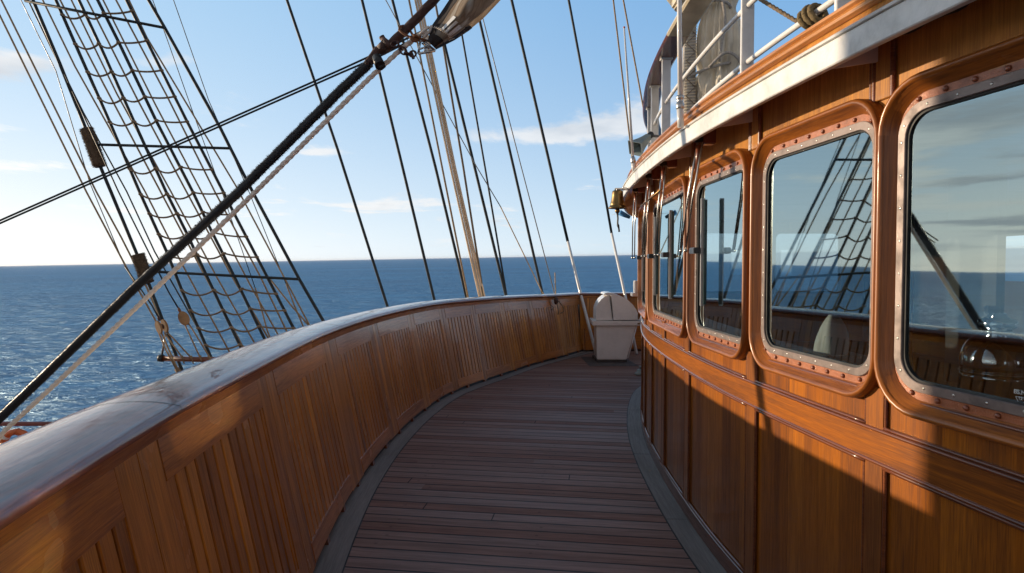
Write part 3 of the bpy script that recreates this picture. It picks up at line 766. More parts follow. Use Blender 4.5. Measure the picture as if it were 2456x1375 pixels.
for wi, (a, b) in enumerate(W_S):
    w_ = Win(a, b); wins.append(w_)
    root = empty('window', (0, 0, 0)); root.parent = DH
    mb = MB(); r0 = 0.165
    w_.ring(mb, [(0.0, 0.0, r0, -0.03), (0.0, 0.0, r0, 0.030)], smooth=False)
    w_.ring(mb, [(0.0, 0.0, r0, 0.030), (0.002, 0.002, r0 - 0.002, 0.042), (0.007, 0.007, r0 - 0.006, 0.049), (0.014, 0.014, r0 - 0.012, 0.0505), (0.019, 0.020, r0 - 0.018, 0.047), (0.022, 0.024, r0 - 0.022, 0.042)])
    w_.ring(mb, [(0.022, 0.024, r0 - 0.022, 0.042), (0.0235, 0.026, r0 - 0.024, 0.037)], smooth=False)
    w_.ring(mb, [(0.0235, 0.026, r0 - 0.024, 0.037), (0.030, 0.034, r0 - 0.030, 0.026), (0.036, 0.043, r0 - 0.037, 0.014), (0.043, 0.053, r0 - 0.044, 0.004)])
    w_.ring(mb, [(0.043, 0.053, r0 - 0.044, 0.004), (0.044, 0.054, r0 - 0.045, -0.03)], smooth=False)
    mb.build('hood_moulding', 'teak_ring', root)
    mb = MB(); w_.ring(mb, [(0.040, 0.048, r0 - 0.045, -0.022), (0.040, 0.048, r0 - 0.045, 0.002), (0.056, 0.088, r0 - 0.068, 0.002), (0.056, 0.088, r0 - 0.068, -0.022)], close=True, smooth=False)
    mb.build('rivet_plate', 'copper_plate', root)
    mb = MB(); w_.ring(mb, [(0.050, 0.080, r0 - 0.062, -0.015), (0.050, 0.080, r0 - 0.062, 0.008), (0.052, 0.082, r0 - 0.064, 0.010), (0.078, 0.108, 0.083, 0.010), (0.080, 0.110, 0.082, 0.008), (0.080, 0.110, 0.082, -0.015)], close=True, smooth=False)
    mb.build('metal_frame', 'brushed_frame', root)
    mb = MB(); w_.ring(mb, [(0.079, 0.109, 0.082, -0.02), (0.079, 0.109, 0.082, 0.003), (0.087, 0.117, 0.078, 0.001), (0.087, 0.117, 0.078, -0.02)], close=True, smooth=False)
    mb.build('gasket', 'rubber', root)
    mb = MB(); lp = rloop(0, w_.cz, w_.hw - 0.083, w_.hh - 0.113, 0.08)
    ids = [mb.vert(w_.P(x, z, -0.006)) for x, z in lp]
    pn = (mb.v[9] - mb.v[0]).cross(mb.v[20] - mb.v[0]); mb.face(ids if pn.dot(w_.n) > 0 else ids[::-1])
    pane = mb.build('pane', 'tinted_glass', root, recalc=False)
    # rivets on the plate and screws in the metal frame
    if wi < 5:
        def dots(name, mat, iw, ih, rr, step, off, rad, hgt, only_h=False):
            lp = rloop(0, w_.cz, w_.hw - iw, w_.hh - ih, rr, 8); lp.append(lp[0]); acc = step * 0.4; cnt = 0
            for p, q in zip(lp[:-1], lp[1:]):
                L = math.dist(p, q); d = (p[0] - q[0], p[1] - q[1]); t = acc
                while t < L and cnt < 96:
                    x, z = p[0] + (q[0] - p[0]) * t / L, p[1] + (q[1] - p[1]) * t / L; t += step
                    if only_h and abs(z - w_.cz) < w_.hh - 0.115: continue
                    m = MB(); c = w_.P(x, z, off)
                    m.lathe([(rad, 0), (rad * 0.92, hgt * 0.5), (rad * 0.6, hgt * 0.9), (rad * 0.2, hgt)], c, w_.n, 10)
                    m.build(name, mat, root); cnt += 1
                acc = t - L
        dots('rivet', 'rivet_brown', 0.050, 0.066, r0 - 0.055, 0.098, 0.002, 0.0092, 0.009, True)
        dots('screw', 'steel', 0.066, 0.096, 0.092, 0.107, 0.0098, 0.0048, 0.0022)

# eave: fascia, soffit, brackets, coaming ---------------------------
EO = 0.222; ZE = 0.027
mb = MB(); sweep(mb, WALL, [(EO, 2.3190), (EO + 0.004, 2.3230), (EO + 0.004, 2.3990), (EO, 2.4030), (EO - 0.02, 2.4030), (EO - 0.02, 2.3190)], S_BEG, S_END, 0.06)
mb.build('fascia', 'fascia_paint', DH)
mb = MB(); sweep(mb, WALL, [(EO + 0.012, 2.4040), (EO + 0.014, 2.4100), (EO + 0.008, 2.4160), (EO - 0.045, 2.4180), (EO - 0.045, 2.4040)], S_BEG, S_END, 0.06)
mb.build('drip_lip', 'fascia_paint', DH)
mb = MB(); sweep(mb, WALL, [(-0.02, Z_SOF), (EO - 0.021, 2.3990), (EO - 0.021, 2.4030), (-0.02, Z_SOF + 0.012)], S_BEG, S_END, 0.08)
mb.build('soffit', 'soffit_paint', DH)
for q in up_posts + [up_posts[-1] + 1.2 * i for i in (1, 2)]:
    if q > S_END: continue
    for dq in (0.028,):
        t = WALL.tan(q); mb = MB()
        out_ = [WALL.pos(q + dq, 0.002, 2.3620), WALL.pos(q + dq, EO - 0.022, 2.3270), WALL.pos(q + dq, EO - 0.022, 2.3980), WALL.pos(q + dq, 0.002, Z_SOF - 0.005)]
        mb.prism(out_, t * -0.010); mb.build('eave_bracket', 'soffit_paint', DH)
mb = MB(); sweep(mb, WALL, [(EO - 0.045, 2.4185), (EO - 0.060, 2.4720), (EO - 0.09, 2.4720), (EO - 0.09, 2.4185)], S_BEG, S_END, 0.06)
def flip_uv(o):
    for l in o.data.uv_layers[0].data: l.uv = (l.uv[1], l.uv[0])
cb = mb.build('coaming_board', 'teak_upper', DH)
for l in cb.data.uv_layers[0].data: pass
mb = MB(); sweep(mb, WALL, [(EO - 0.050, 2.4730), (EO - 0.038, 2.4790), (EO - 0.036, 2.4890), (EO - 0.044, 2.4970), (EO - 0.046, 2.5010), (EO - 0.034, 2.5070), (EO - 0.034, 2.5170), (EO - 0.046, 2.5250), (EO - 0.075, 2.5290),
                            (EO - 0.12, 2.5250), (EO - 0.12, 2.4730)], S_BEG, S_END, 0.06, smooth=False)
mb.build('coaming_cap', 'teak_coaming', DH)
mb = MB(); n = 90
P = [WALL.pos(S_BEG + (S_END - S_BEG) * i / n, EO - 0.10, 2.4990) for i in range(n + 1)] + [Vector((5.6, -3, 2.4990))]
top = [mb.vert(p) for p in P]; bot = [mb.vert(Vector((p.x, p.y, 2.4930))) for p in P]
mb.face(top); mb.face(bot[::-1])
for i in range(len(P)): j = (i + 1) % len(P); mb.face((top[i], bot[i], bot[j], top[j]))
mb.build('roof', 'interior_grey', DH)

# interior: ceiling, floor, console along the windows, far side with its own windows
mb = MB()
P = [WALL.pos(S_BEG + (S_END - S_BEG) * i / n, -0.06, 2.30) for i in range(n + 1)] + [Vector((5.6, -3, 2.30))]
mb.face([mb.vert(p) for p in P]); mb.build('ceiling_lining', 'interior_wood', DH)
mb = MB()
P = [WALL.pos(S_BEG + (S_END - S_BEG) * i / n, -0.06, 0.55) for i in range(n + 1)] + [Vector((5.6, -3, 0.55))]
mb.face([mb.vert(p) for p in P]); mb.build('inner_floor', 'interior_wood', DH)
mb = MB(); sweep(mb, WALL, [(-0.055, 1.19), (-0.50, 1.19), (-0.50, 1.15), (-0.46, 0.56), (-0.40, 0.56), (-0.40, 1.14), (-0.055, 1.14)], S_BEG, SY(7.2), 0.1)
mb.build('console', 'interior_wood', DH)
def wallwithholes(x, y0, y1, z0, z1, holes, name, axis='y'):
    """plain wall in strips; axis y: wall at x"""
    mb = MB(); th = 0.05
    def blk(a, b, c, d):
        if b - a < 1e-4 or d - c < 1e-4: return
        if axis == 'y': mb.box(((x), (a + b) / 2, (c + d) / 2), (th / 2, (b - a) / 2, (d - c) / 2))
        else: mb.box(((a + b) / 2, x, (c + d) / 2), ((b - a) / 2, th / 2, (d - c) / 2))
    hz0, hz1 = holes[0][2], holes[0][3]
    blk(y0, y1, z0, hz0); blk(y0, y1, hz1, z1)
    e = [y0] + [v for h in holes for v in h[:2]] + [y1]
    for i in range(0, len(e), 2): blk(e[i], e[i + 1], hz0, hz1)
    mb.build(name, 'interior_wood', DH)
wallwithholes(5.2, -3.0, 9.2, 0.55, 2.299, [(1.2, 2.2, 1.5, 1.97), (3.1, 3.9, 1.5, 1.97), (4.6, 5.4, 1.5, 1.97), (6.30, 6.9, 1.5, 1.97)], 'far_wall')
wallwithholes(-2.9, 3.2, 5.17, 0.55, 2.299, [(3.9, 4.6, 1.25, 2.1)], 'back_wall', 'x')
mb = MB(); mb.box((3.4, 4.6, 1.42), (0.03, 0.25, 0.87)); mb.build('inner_partition', 'interior_grey', DH)

# wipers: arm of two rods, motor box, clamp, blade -------------------
def wiper(win, x_blade, z0, z1, x_top, z_top, zc, lean=0.0):
    """x along the window plane (metres from its centre, positive = away from the camera)"""
    root = empty('window_wiper'); root.parent = DH
    P = win.P
    m = MB(); m.box(P(x_top, z_top + 0.05, 0.075), (0.030, 0.035, 0.05), (win.t, win.n, Vector((0, 0, 1)))); m.build('motor_box', 'rivet_brown', root, bevel=0.006)
    m = MB(); m.lathe([(0.018, 0), (0.018, 0.05), (0.010, 0.055)], P(x_top, z_top + 0.03, 0.10), win.n, 12); m.build('spindle', 'black_tar', root)
    for d, off in ((0.0, 0.145), (0.026, 0.125)):
        a = P(x_top - d, z_top + 0.01, off - 0.01); e = P(x_blade + 0.075 - d, zc, off + lean)
        mid = a.lerp(e, 0.5) + win.n * 0.008
        m = MB(); m.tube([a, mid, e], [0.0065, 0.0055, 0.005], 8); m.build('arm_rod', 'steel', root)
        m = MB(); m.sphere(e, 0.011, 10, 6); m.build('rod_end', 'steel', root)
    m = MB(); m.tube([P(x_top, z_top, 0.128), P(x_top * 0.75 + (x_blade + 0.06) * 0.25, z_top * 0.75 + zc * 0.25, 0.122)], [0.017, 0.011], 8); m.build('arm_shoe', 'rivet_brown', root)
    m = MB(); c = P(x_blade + 0.035, zc, 0.085)
    m.box(c, (0.045, 0.02, 0.018), (win.t, win.n, Vector((0, 0, 1)))); m.build('clamp', 'plastic_black', root, bevel=0.004)
    m = MB(); m.box(P(x_blade, (z0 + z1) / 2, 0.050), (0.007, 0.012, (z1 - z0) / 2), (win.t, win.n, Vector((0, 0, 1)))); m.build('blade_rail', 'alu_rail', root, bevel=0.002)
    m = MB(); m.box(P(x_blade - 0.016, (z0 + z1) / 2, 0.040), (0.008, 0.008, (z1 - z0) / 2 - 0.01), (win.t, win.n, Vector((0, 0, 1)))); m.build('blade_rubber', 'green_blade', root)
def w_x(win, Y): return (WALL.pos(SY(Y), 0, 0) - win.o).dot(win.t)
W3, W4, W5 = wins[2], wins[3], wins[4]
wiper(W3, w_x(W3, 3.66), 1.42, 2.05, w_x(W3, 3.50), 2.33, 1.745, 0.01)
wiper(W4, w_x(W4, 4.42), 1.42, 2.05, w_x(W4, 4.30), 2.33, 1.735)
wiper(W4, w_x(W4, 5.02), 1.42, 2.05, w_x(W4, 4.92), 2.33, 1.735)
wiper(W5, w_x(W5, 5.85), 1.42, 2.05, w_x(W5, 5.75), 2.33, 1.735)
m = MB(); m.tube([W4.P(w_x(W4, 4.22), 2.17, 0.16), W4.P(w_x(W4, 5.12), 2.14, 0.16)], 0.006, 8); m.build('wiper_link_rod', 'brass', DH)
# cable hanging under the eave near the camera
m = MB(); Q = [(2330, 10), (2300, 35), (2240, 50), (2205, 75), (2180, 85), (2163, 88), (2158, 75), (2166, 62)]
pts = []
for k, (x, y) in enumerate(Q):
    q = s_px(WALL, x, 0.02, 2.36); pts.append(WALL.pos(q, 0.022, EYE + (VL - y) / F * WALL.pos(q).y))
m.tube(smooth_path(pts, 1), 0.006, 8); m.build('cable', 'rubber', DH)
# small lamp box on the far side of the wall
m = MB(); q = SY(7.2); m.box(WALL.pos(q, 0.05, 1.42), (0.05, 0.05, 0.07)); m.box(WALL.pos(q, 0.06, 1.33), (0.07, 0.06, 0.02)); m.build('lamp_box', 'white_paint', DH, bevel=0.006)

# printing on the near pane: safety mark in its lower corner
def pane_text(win, body, px, py, size, name, mat='print_white'):
    fc = bpy.data.curves.new(name, 'FONT'); fc.body = body; fc.size = size; fc.extrude = 0.0004; fc.materials.append(MATS[mat])
    o = bpy.data.objects.new(name, fc); COL.objects.link(o)
    r = ray(px, py); t = (win.P(0, 0, -0.002) - CAM).dot(win.n) / r.dot(win.n); p = CAM + r * t
    xd = -win.t; M = Matrix((( xd.x, 0, win.n.x, p.x), (xd.y, 0, win.n.y, p.y), (0, 1, 0, p.z), (0, 0, 0, 1)))
    me = bpy.data.meshes.new_from_object(o); me.transform(M); bpy.data.objects.remove(o)
    if body.strip(): o = bpy.data.objects.new(name, me); COL.objects.link(o); o.parent = DH
    return p, xd
pane_text(wins[0], 'BS.MA.24/2', 2431, 943, 0.0165, 'pane_mark')
pane_text(wins[0], '12', 2442, 958, 0.012, 'pane_mark')
p, xd = pane_text(wins[0], ' ', 2436, 951, 0.01, 'pane_mark')
m = MB(); T3 = [p, p + xd * 0.030, p + xd * 0.015 - Vector((0, 0, 0.026))]
for a, b in zip(T3, T3[1:] + T3[:1]): m.tube([a, b], 0.0007, 4)
m.build('triangle_mark', 'print_white', DH)

# ------------------------------------------------------------------ things inside the wheelhouse
t = thing('compass', 'round chrome compass housing on the console behind the nearest window', 'compass')
c = Vector((1.665, 2.14, 1.191))
m = MB(); m.lathe([(0.070, 0.0), (0.088, 0.01), (0.101, 0.05), (0.104, 0.080), (0.105, 0.096)], c, n=36); m.build('bowl', 'chrome', t)
m = MB(); m.lathe([(0.108, 0.096), (0.108, 0.103)], c, n=36); m.build('rim', 'chrome', t)
m = MB(); m.lathe([(0.104, 0.1035), (0.106, 0.12), (0.106, 0.14), (0.104, 0.155), (0.099, 0.172), (0.091, 0.190), (0.080, 0.206), (0.066, 0.219), (0.052, 0.228), (0.042, 0.233), (0.042, 0.246), (0.054, 0.252), (0.057, 0.262), (0.055, 0.276), (0.042, 0.283), (0.030, 0.288), (0.024, 0.300)], c, n=36); m.build('dome', 'chrome', t)
m = MB(); m.box(c + Vector((-0.02, 0, 0.312)), (0.022, 0.012, 0.014)); m.build('cap', 'chrome', t, bevel=0.004)
t = thing('tissue_box', 'white paper tissues standing in a flat box behind the second window', 'tissue box')
c = WALL.pos(SY(2.78), -0.22, 1.191)
m = MB(); m.box(c + Vector((0, 0, 0.035)), (0.12, 0.075, 0.035)); m.build('box', 'paper_white', t, bevel=0.004)
m = MB(); rows = []
for i in range(9):
    z = 0.07 + 0.175 * i / 8; rr = 0.07 * (1 - (i / 8) ** 2.5 * 0.75)
    rows.append([c + Vector((rr * math.cos(a) * (1 + 0.22 * math.sin(3 * a + i * 0.2)), rr * 0.7 * math.sin(a), z)) for a in [2 * PI * k / 16 for k in range(16)]])
ids = m.grid(rows, None, True, True); m.face(ids[-1]); m.build('tissue', 'paper_white', t)

# ------------------------------------------------------------------ railing on the wheelhouse roof
UR = thing('roof_railing', 'white post railing with pale and brown wooden handrail on the wheelhouse roof', 'railing')
RO = -0.075
for y in (0.6, 1.55, 2.50, 3.36, 5.32, 6.12, 7.0, 7.9):
    q = SY(y); m = MB(); m.box(WALL.pos(q, RO, 2.93), (0.033 if y < 4 else 0.036, 0.012, 0.455), (WALL.tan(q) if False else Vector((1, 0, 0)), Vector((0, 1, 0)), Vector((0, 0, 1))))
    m.build('post', 'white_paint', UR, bevel=0.003)
    m = MB(); m.box(WALL.pos(q, RO, 3.392), (0.05, 0.03, 0.007)); m.build('post_plate', 'white_paint', UR, bevel=0.002)
m = MB(); sweep(m, WALL, [(RO - 0.075, 3.40), (RO + 0.075, 3.40), (RO + 0.09, 3.412), (RO + 0.085, 3.43), (RO - 0.085, 3.43), (RO - 0.09, 3.412)], SY(4.83), S_END, 0.07); m.build('handrail', 'mahogany', UR)
m = MB(); sweep(m, WALL, [(RO - 0.075, 3.40), (RO + 0.075, 3.40), (RO + 0.09, 3.412), (RO + 0.085, 3.43), (RO - 0.085, 3.43), (RO - 0.09, 3.412)], 0.4, SY(4.83) - 0.002, 0.07); m.build('handrail', 'cream_paint', UR)
for z, e0, e1 in ((2.735, 0.4, S_END), (3.03, 0.4, S_END)):
    m = MB(); n = 110; m.tube([WALL.pos(e0 + (e1 - e0) * i / n, RO, z) for i in range(n + 1)], 0.0145, 10); m.build('rail_pipe', 'white_paint', UR)

# olive rope hitched round the pipe
t = thing('rope_knot', 'thick olive rope hitched round the white rail pipe above the second window', 'rope')
qk = s_px(WALL, 1952, RO, 2.735); cpt = WALL.pos(qk, RO, 2.735); tt = WALL.tan(qk); nn = WALL.nrm(qk)
for k, (dx, rr, dz) in enumerate(((-0.030, 0.034, -0.008), (0.012, 0.036, 0.0), (0.05, 0.034, -0.004))):
    m = MB(); pts = []
    for i in range(29):
        a = 2 * PI * i / 28; pts.append(cpt + tt * (dx + 0.02 * math.sin(a)) + nn * (rr * math.cos(a) * 0.95) + Vector((0, 0, rr * math.sin(a) * 1.15 + dz)))
    m.tube(pts, 0.0125, 12, False, twist=110, strands=3, depth=0.28); m.build('turn', 'olive_rope', t)

# ------------------------------------------------------------------ furled sail with its spar
FX, FY = 1.86, 5.75
t = thing('furled_sail', 'cream canvas sail furled upright and tied with rope above the wheelhouse', 'sail')
def fold(a, z):
    r = 0.190 + 0.035 * max(-0.6, min(1.0, 3.5 - z))
    for zt, dw in ((3.42, 0.040), (3.98, 0.045), (4.6, 0.04)): r -= dw * math.exp(-((z - zt) / 0.075) ** 2)
    r += 0.02 * math.exp(-((z - 3.27) / 0.10) ** 2) + 0.015 * math.exp(-((z - 3.66) / 0.16) ** 2)
    tw = 1.3 * math.sin(z * 1.7) + 0.5 * math.sin(z * 4.1)
    f = -0.045 * abs(math.sin(3.5 * a + tw)) ** 0.7 - 0.038 * abs(math.sin(7.5 * a - 1.4 * tw + 0.6)) ** 0.8 - 0.022 * abs(math.sin(14 * a + 3 * tw)) + 0.055
    return r + f * (1.1 - 0.3 * math.sin(z * 5))
m = MB(); rows = []
for i in range(150):
    z = 2.48 + 2.9 * i / 149
    rows.append([Vector((FX + fold(a, z) * math.cos(a) * 0.98 + 0.02 * math.sin(z * 2), FY + fold(a, z) * math.sin(a), z)) for a in [2 * PI * k / 140 for k in range(140)]])
ids = m.grid(rows, None, True, True); m.face(ids[-1]); m.build('canvas', 'canvas_white', t)
m = MB(); m.box((FX - 0.255, FY - 0.02, 3.50), (0.050, 0.05, 1.06)); m.build('spar', 'lashing_grey', t, bevel=0.012)
m = MB(); n = 74
for i in range(n):
    z = 2.55 + 0.026 * i
    m.tube([(FX - 0.307, FY - 0.073, z), (FX - 0.203, FY - 0.073, z + 0.008)], 0.0045, 5)
m.build('lashing', 'canvas_white', t)['kind'] = 'stuff'
m = MB(); pts = []
for i in range(27): pts.append((FX - 0.255 + (0.042 if i % 2 else -0.042), FY - 0.080, 2.56 + i * 0.078))
m.tube(pts, 0.0042, 6); m.build('zigzag_line', 'dark_tan_rope', t)
for zt, tl in ((3.42, 0.06), (3.98, -0.03), (4.6, 0.0)):
    m = MB(); pts = []
    for i in range(41):
        a = 2 * PI * i / 40; z = zt + tl * math.cos(a); r = 0.172 + 0.012 * math.sin(3 * a)
        pts.append((FX - 0.04 + (r + 0.07 * (math.cos(a) < 0)) * math.cos(a), FY + r * 1.08 * math.sin(a), z))
    m.tube(pts, 0.013, 10, False, twist=90, strands=3, depth=0.25); m.build('tie', 'lashing_grey', t)
m = MB(); m.tube(smooth_path([(FX - 0.13, FY - 0.20, 3.40), (FX + 0.0, FY - 0.24, 3.52), (FX + 0.12, FY - 0.22, 3.47), (FX + 0.19, FY - 0.2, 3.34)], 1), 0.013, 10, True, twist=90, strands=3, depth=0.25); m.build('rope_tail', 'lashing_grey', t)
m = MB(); m.tube(smooth_path([(FX - 0.02, FY - 0.19, 4.02), (FX + 0.0, FY - 0.22, 3.8), (FX - 0.03, FY - 0.20, 3.56), (FX - 0.04, FY - 0.20, 3.45)], 1), 0.012, 10, True, twist=90, strands=3, depth=0.25); m.build('rope_tail', 'lashing_grey', t)
t = thing('boom_end', 'cream boom end wrapped in canvas beside the furled sail top', 'boom')
m = MB(); m.tube([at(1560, -150, 5.6), at(1608, -20, 5.6), at(1628, 24, 5.6)], [0.10, 0.07, 0.03], 14, wob=0.05); m.build('canvas_cover', 'canvas_white', t)
m = MB(); a = at(1650, -60, 5.5); m.box(at(1652, -12, 5.5), (0.13, 0.09, 0.105)); m.build('boom_block', 'cream_paint', t, bevel=0.02)
tag(UR)

# ------------------------------------------------------------------ aerials, loudspeaker, bell
t = thing('aerial', 'tall white aerial pole clamped to the white eave in front of the furled sail', 'aerial')
b = at(1633, 306, 3.40); b2 = at(1631, 262, 3.40); tp = at(1628, -140, 3.36)
m = MB(); m.tube([b, b2], 0.0185, 12); m.build('socket', 'white_paint', t)
m = MB(); m.lathe([(0.019, 0), (0.022, 0.004), (0.022, 0.03), (0.018, 0.034), (0.018, 0.052), (0.021, 0.055), (0.021, 0.07), (0.013, 0.075)], b2, n=14); m.build('coupling', 'steel', t)
m = MB(); m.tube([b2 + Vector((0, 0, 0.07)), tp], [0.0135, 0.0125], 12); m.build('whip', 'white_paint', t)
t = thing('aerial', 'thin white whip aerial with red tip at the far end of the eave', 'aerial')
b = at(1522, 410, 5.1); b2 = at(1519, 392, 5.1); tp = at(1497, 66, 5.1)
m = MB(); m.tube([b, b2], 0.020, 12); m.build('socket', 'white_paint', t)
m = MB(); m.lathe([(0.018, 0), (0.021, 0.01), (0.020, 0.04), (0.012, 0.055)], b2, (tp - b2), 12); m.build('coupling', 'steel', t)
m = MB(); m.tube([b2, tp], [0.011, 0.0065], 8); m.build('whip', 'white_paint', t)
m = MB(); m.sphere(tp, 0.009, 8, 6); m.build('tip', 'buoy_orange', t)

t = thing('loudspeaker', 'grey square horn loudspeaker pointing down beside the far roof posts', 'loudspeaker')
ax0 = at(1556, 328, 5.6); ax1 = at(1523, 357, 5.5); d = (ax1 - ax0).normalized(); e1 = d.cross(Vector((0, 1, 0))).normalized(); e2 = e1.cross(d)
e1, e2 = (e1 + e2).normalized(), (e2 - e1).normalized()
m = MB(); rows = []; L = (ax1 - ax0).length
for (tq, hh) in ((0.0, 0.024), (0.25, 0.029), (0.5, 0.037), (0.75, 0.048), (0.92, 0.060), (1.0, 0.068), (1.0, 0.064), (0.9, 0.052), (0.5, 0.032), (0.1, 0.015)):
    c = ax0 + d * L * tq; rows.append([c + e1 * hh + e2 * hh, c - e1 * hh + e2 * hh, c - e1 * hh - e2 * hh, c + e1 * hh - e2 * hh])
ids = m.grid(rows, None, False, True); m.face(ids[0][::-1]); m.build('horn', 'grey_horn', t)
m = MB(); m.lathe([(0.028, 0), (0.030, 0.01), (0.030, 0.04), (0.022, 0.05)], ax0 - d * 0.045, d, 16); m.build('driver', 'plastic_black', t)
m = MB(); m.tube([ax0 - d * 0.02, ax0 - d * 0.02 + Vector((0.16, 0.06, 0.0))], 0.012, 8); m.build('bracket', 'grey_wire', t)

t = thing('ship_bell', 'brass ship bell with rope lanyard hanging from the end of the eave', 'bell')
bc = at(1481, 500, 5.45)
m = MB(); m.lathe([(0.0, 0.155), (0.03, 0.156), (0.043, 0.150), (0.047, 0.140), (0.049, 0.11), (0.055, 0.07), (0.062, 0.040), (0.064, 0.034), (0.063, 0.030), (0.069, 0.016), (0.079, 0.006), (0.084, 0.0), (0.078, -0.001), (0.066, 0.012), (0.05, 0.05), (0.04, 0.12), (0.0, 0.14)], bc, n=36)
m.build('bell', 'brass', t)
m = MB(); m.tube([bc + Vector((0, 0, 0.12)), bc + Vector((0, 0, -0.01))], 0.004, 6); m.sphere(bc + Vector((0, 0, -0.022)), 0.022); m.build('clapper', 'brass', t)
m = MB(); m.tube(smooth_path([bc + Vector(v) for v in ((0, 0, -0.04), (0.004, 0, -0.09), (0.002, 0, -0.13), (0.012, 0, -0.17), (0.016, 0, -0.205))], 0), [0.0075 + 0.0035 * (i % 5 == 0) for i in range(len(smooth_path([bc + Vector(v) for v in ((0, 0, -0.04), (0.004, 0, -0.09), (0.002, 0, -0.13), (0.012, 0, -0.17), (0.016, 0, -0.205))], 0)))], 8); m.build('lanyard', 'black_tar', t)
m = MB(); br = bc + Vector((0.02, 0, 0.168)); m.box(br, (0.045, 0.03, 0.005)); m.box(br + Vector((0.055, 0, 0.0)), (0.03, 0.012, 0.012)); m.lathe([(0.012, 0), (0.012, 0.02)], bc + Vector((0, 0, 0.150)), n=10); m.build('bracket', 'steel', t)
t = thing('wind_sock', 'small blue cloth sock fluttering behind the ship bell', 'wind sock')
a, b = at(1486, 510, 5.75), at(1511, 522, 5.75)
m = MB(); m.tube([a, a.lerp(b, 0.5), b], [0.026, 0.022, 0.014], 10); m.build('sock', 'blue_cloth', t)
m = MB(); m.tube([a, at(1468, 516, 6.9)], 0.0015, 5); m.build('line', 'white_rope', t)

# ------------------------------------------------------------------ white box on the deck
LK = thing('deck_locker', 'cream white deck locker with rounded lid at the end of the walkway', 'locker')
y0, y1 = 10.75, 11.35; sc_ = y0 / F; X = lambda px: (px - CX) * sc_; Z = lambda py: EYE - (py - VL) * sc_
DPT = Vector((0.03, y1 - y0, 0))
m = MB(); m.prism([Vector((X(1431), y0, Z(781))), Vector((X(1433), y0, 0.045)), Vector((X(1504), y0, 0.045)), Vector((X(1526), y0, Z(781)))], DPT); m.build('body', 'gelcoat', LK, bevel=0.012)
m = MB(); m.prism([Vector((X(1421), y0 - 0.05, Z(781))), Vector((X(1541), y0 - 0.05, Z(781))), Vector((X(1541), y0 - 0.05, Z(770))), Vector((X(1421), y0 - 0.05, Z(770)))], Vector((0.03, 0.70, 0))); m.build('tray', 'gelcoat', LK, bevel=0.006)
def lidp(px, py): return Vector((X(px), y0 - 0.01, Z(py)))
arcR = [lidp(1465.5, 706), lidp(1478, 707), lidp(1492, 711.5), lidp(1505, 719), lidp(1517, 730), lidp(1526, 742), lidp(1532, 755), lidp(1536, 768)]
m = MB(); m.prism([lidp(1472, 768)] + arcR[::-1], Vector((0.03, 0.62, 0))); m.build('lid', 'gelcoat', LK, bevel=0.006)
arcL = [lidp(1430, 769), lidp(1430, 744), lidp(1431.5, 737), lidp(1436, 727), lidp(1443, 718), lidp(1451, 711.5), lidp(1459, 709)]
m = MB(); m.prism([v + Vector((0, 0.03, 0)) for v in ([lidp(1470, 769)] + arcL + [lidp(1464, 711)])], Vector((0.03, 0.58, 0))); m.build('lid', 'gelcoat', LK, bevel=0.010)
m = MB(); m.prism([lidp(1448, 707), lidp(1450, 703.5), lidp(1457, 702), lidp(1468, 703), lidp(1480, 706.5), lidp(1468, 707), lidp(1462, 709)], Vector((0.03, 0.62, 0))); m.build('ridge', 'gelcoat', LK, bevel=0.004)
m = MB(); m.tube([lidp(1461, 709) + Vector((0, -0.004, 0)), lidp(1471, 770) + Vector((0, -0.004, 0))], 0.006, 6); m.build('lid_seam', 'grey_wire', LK)
m = MB(); m.box((X(1503), y0 - 0.016, Z(769)), (X(1535) - X(1503), 0.004, 0.004)); m.build('gap', 'rubber', LK)
m = MB(); m.box((X(1470), y0 - 0.014, Z(766)), (0.14, 0.003, 0.012)); m.build('hinge_strap', 'gelcoat', LK)
m = MB(); m.box((X(1530), y0 - 0.062, Z(759)), (0.011, 0.008, 0.05)); m.box((X(1531), y0 - 0.062, Z(776)), (0.022, 0.008, 0.012)); m.build('latch', 'brass', LK, bevel=0.003)
m = MB(); m.tube([Vector((X(1529), y0 + 0.03, Z(780))), Vector((X(1508), y0 + 0.03, 0.07))], 0.012, 8); m.build('strut', 'gelcoat', LK)
m = MB(); m.box((X(1468), y0 + 0.28, 0.022), (X(1504) - X(1468), 0.31, 0.022)); m.build('plinth', 'pad_wood', LK)
m = MB(); m.prism([Vector((X(1407), y0 - 0.42, 0.0)), Vector((X(1522), y0 - 0.42, 0.0)), Vector((X(1510), y0 + 0.62, 0.0)), Vector((X(1403), y0 + 0.62, 0.0))], (0, 0, 0.006)); m.build('deck_pad', 'pad_wood', LK)
t = thing('deck_fitting', 'small round grey fitting on the deck beside the wheelhouse corner', 'deck fitting')
c = at(1536, 897, 9.5); c.z = 0
m = MB(); m.lathe([(0.085, 0.0), (0.085, 0.03), (0.075, 0.04), (0.055, 0.042), (0.055, 0.075), (0.045, 0.085)], c, n=20); m.build('base', 'grey_horn', t)
m = MB(); m.lathe([(0.014, 0), (0.014, 0.03), (0.024, 0.034), (0.024, 0.048)], c + Vector((0, 0, 0.085)), n=10); m.build('knob', 'grey_horn', t)

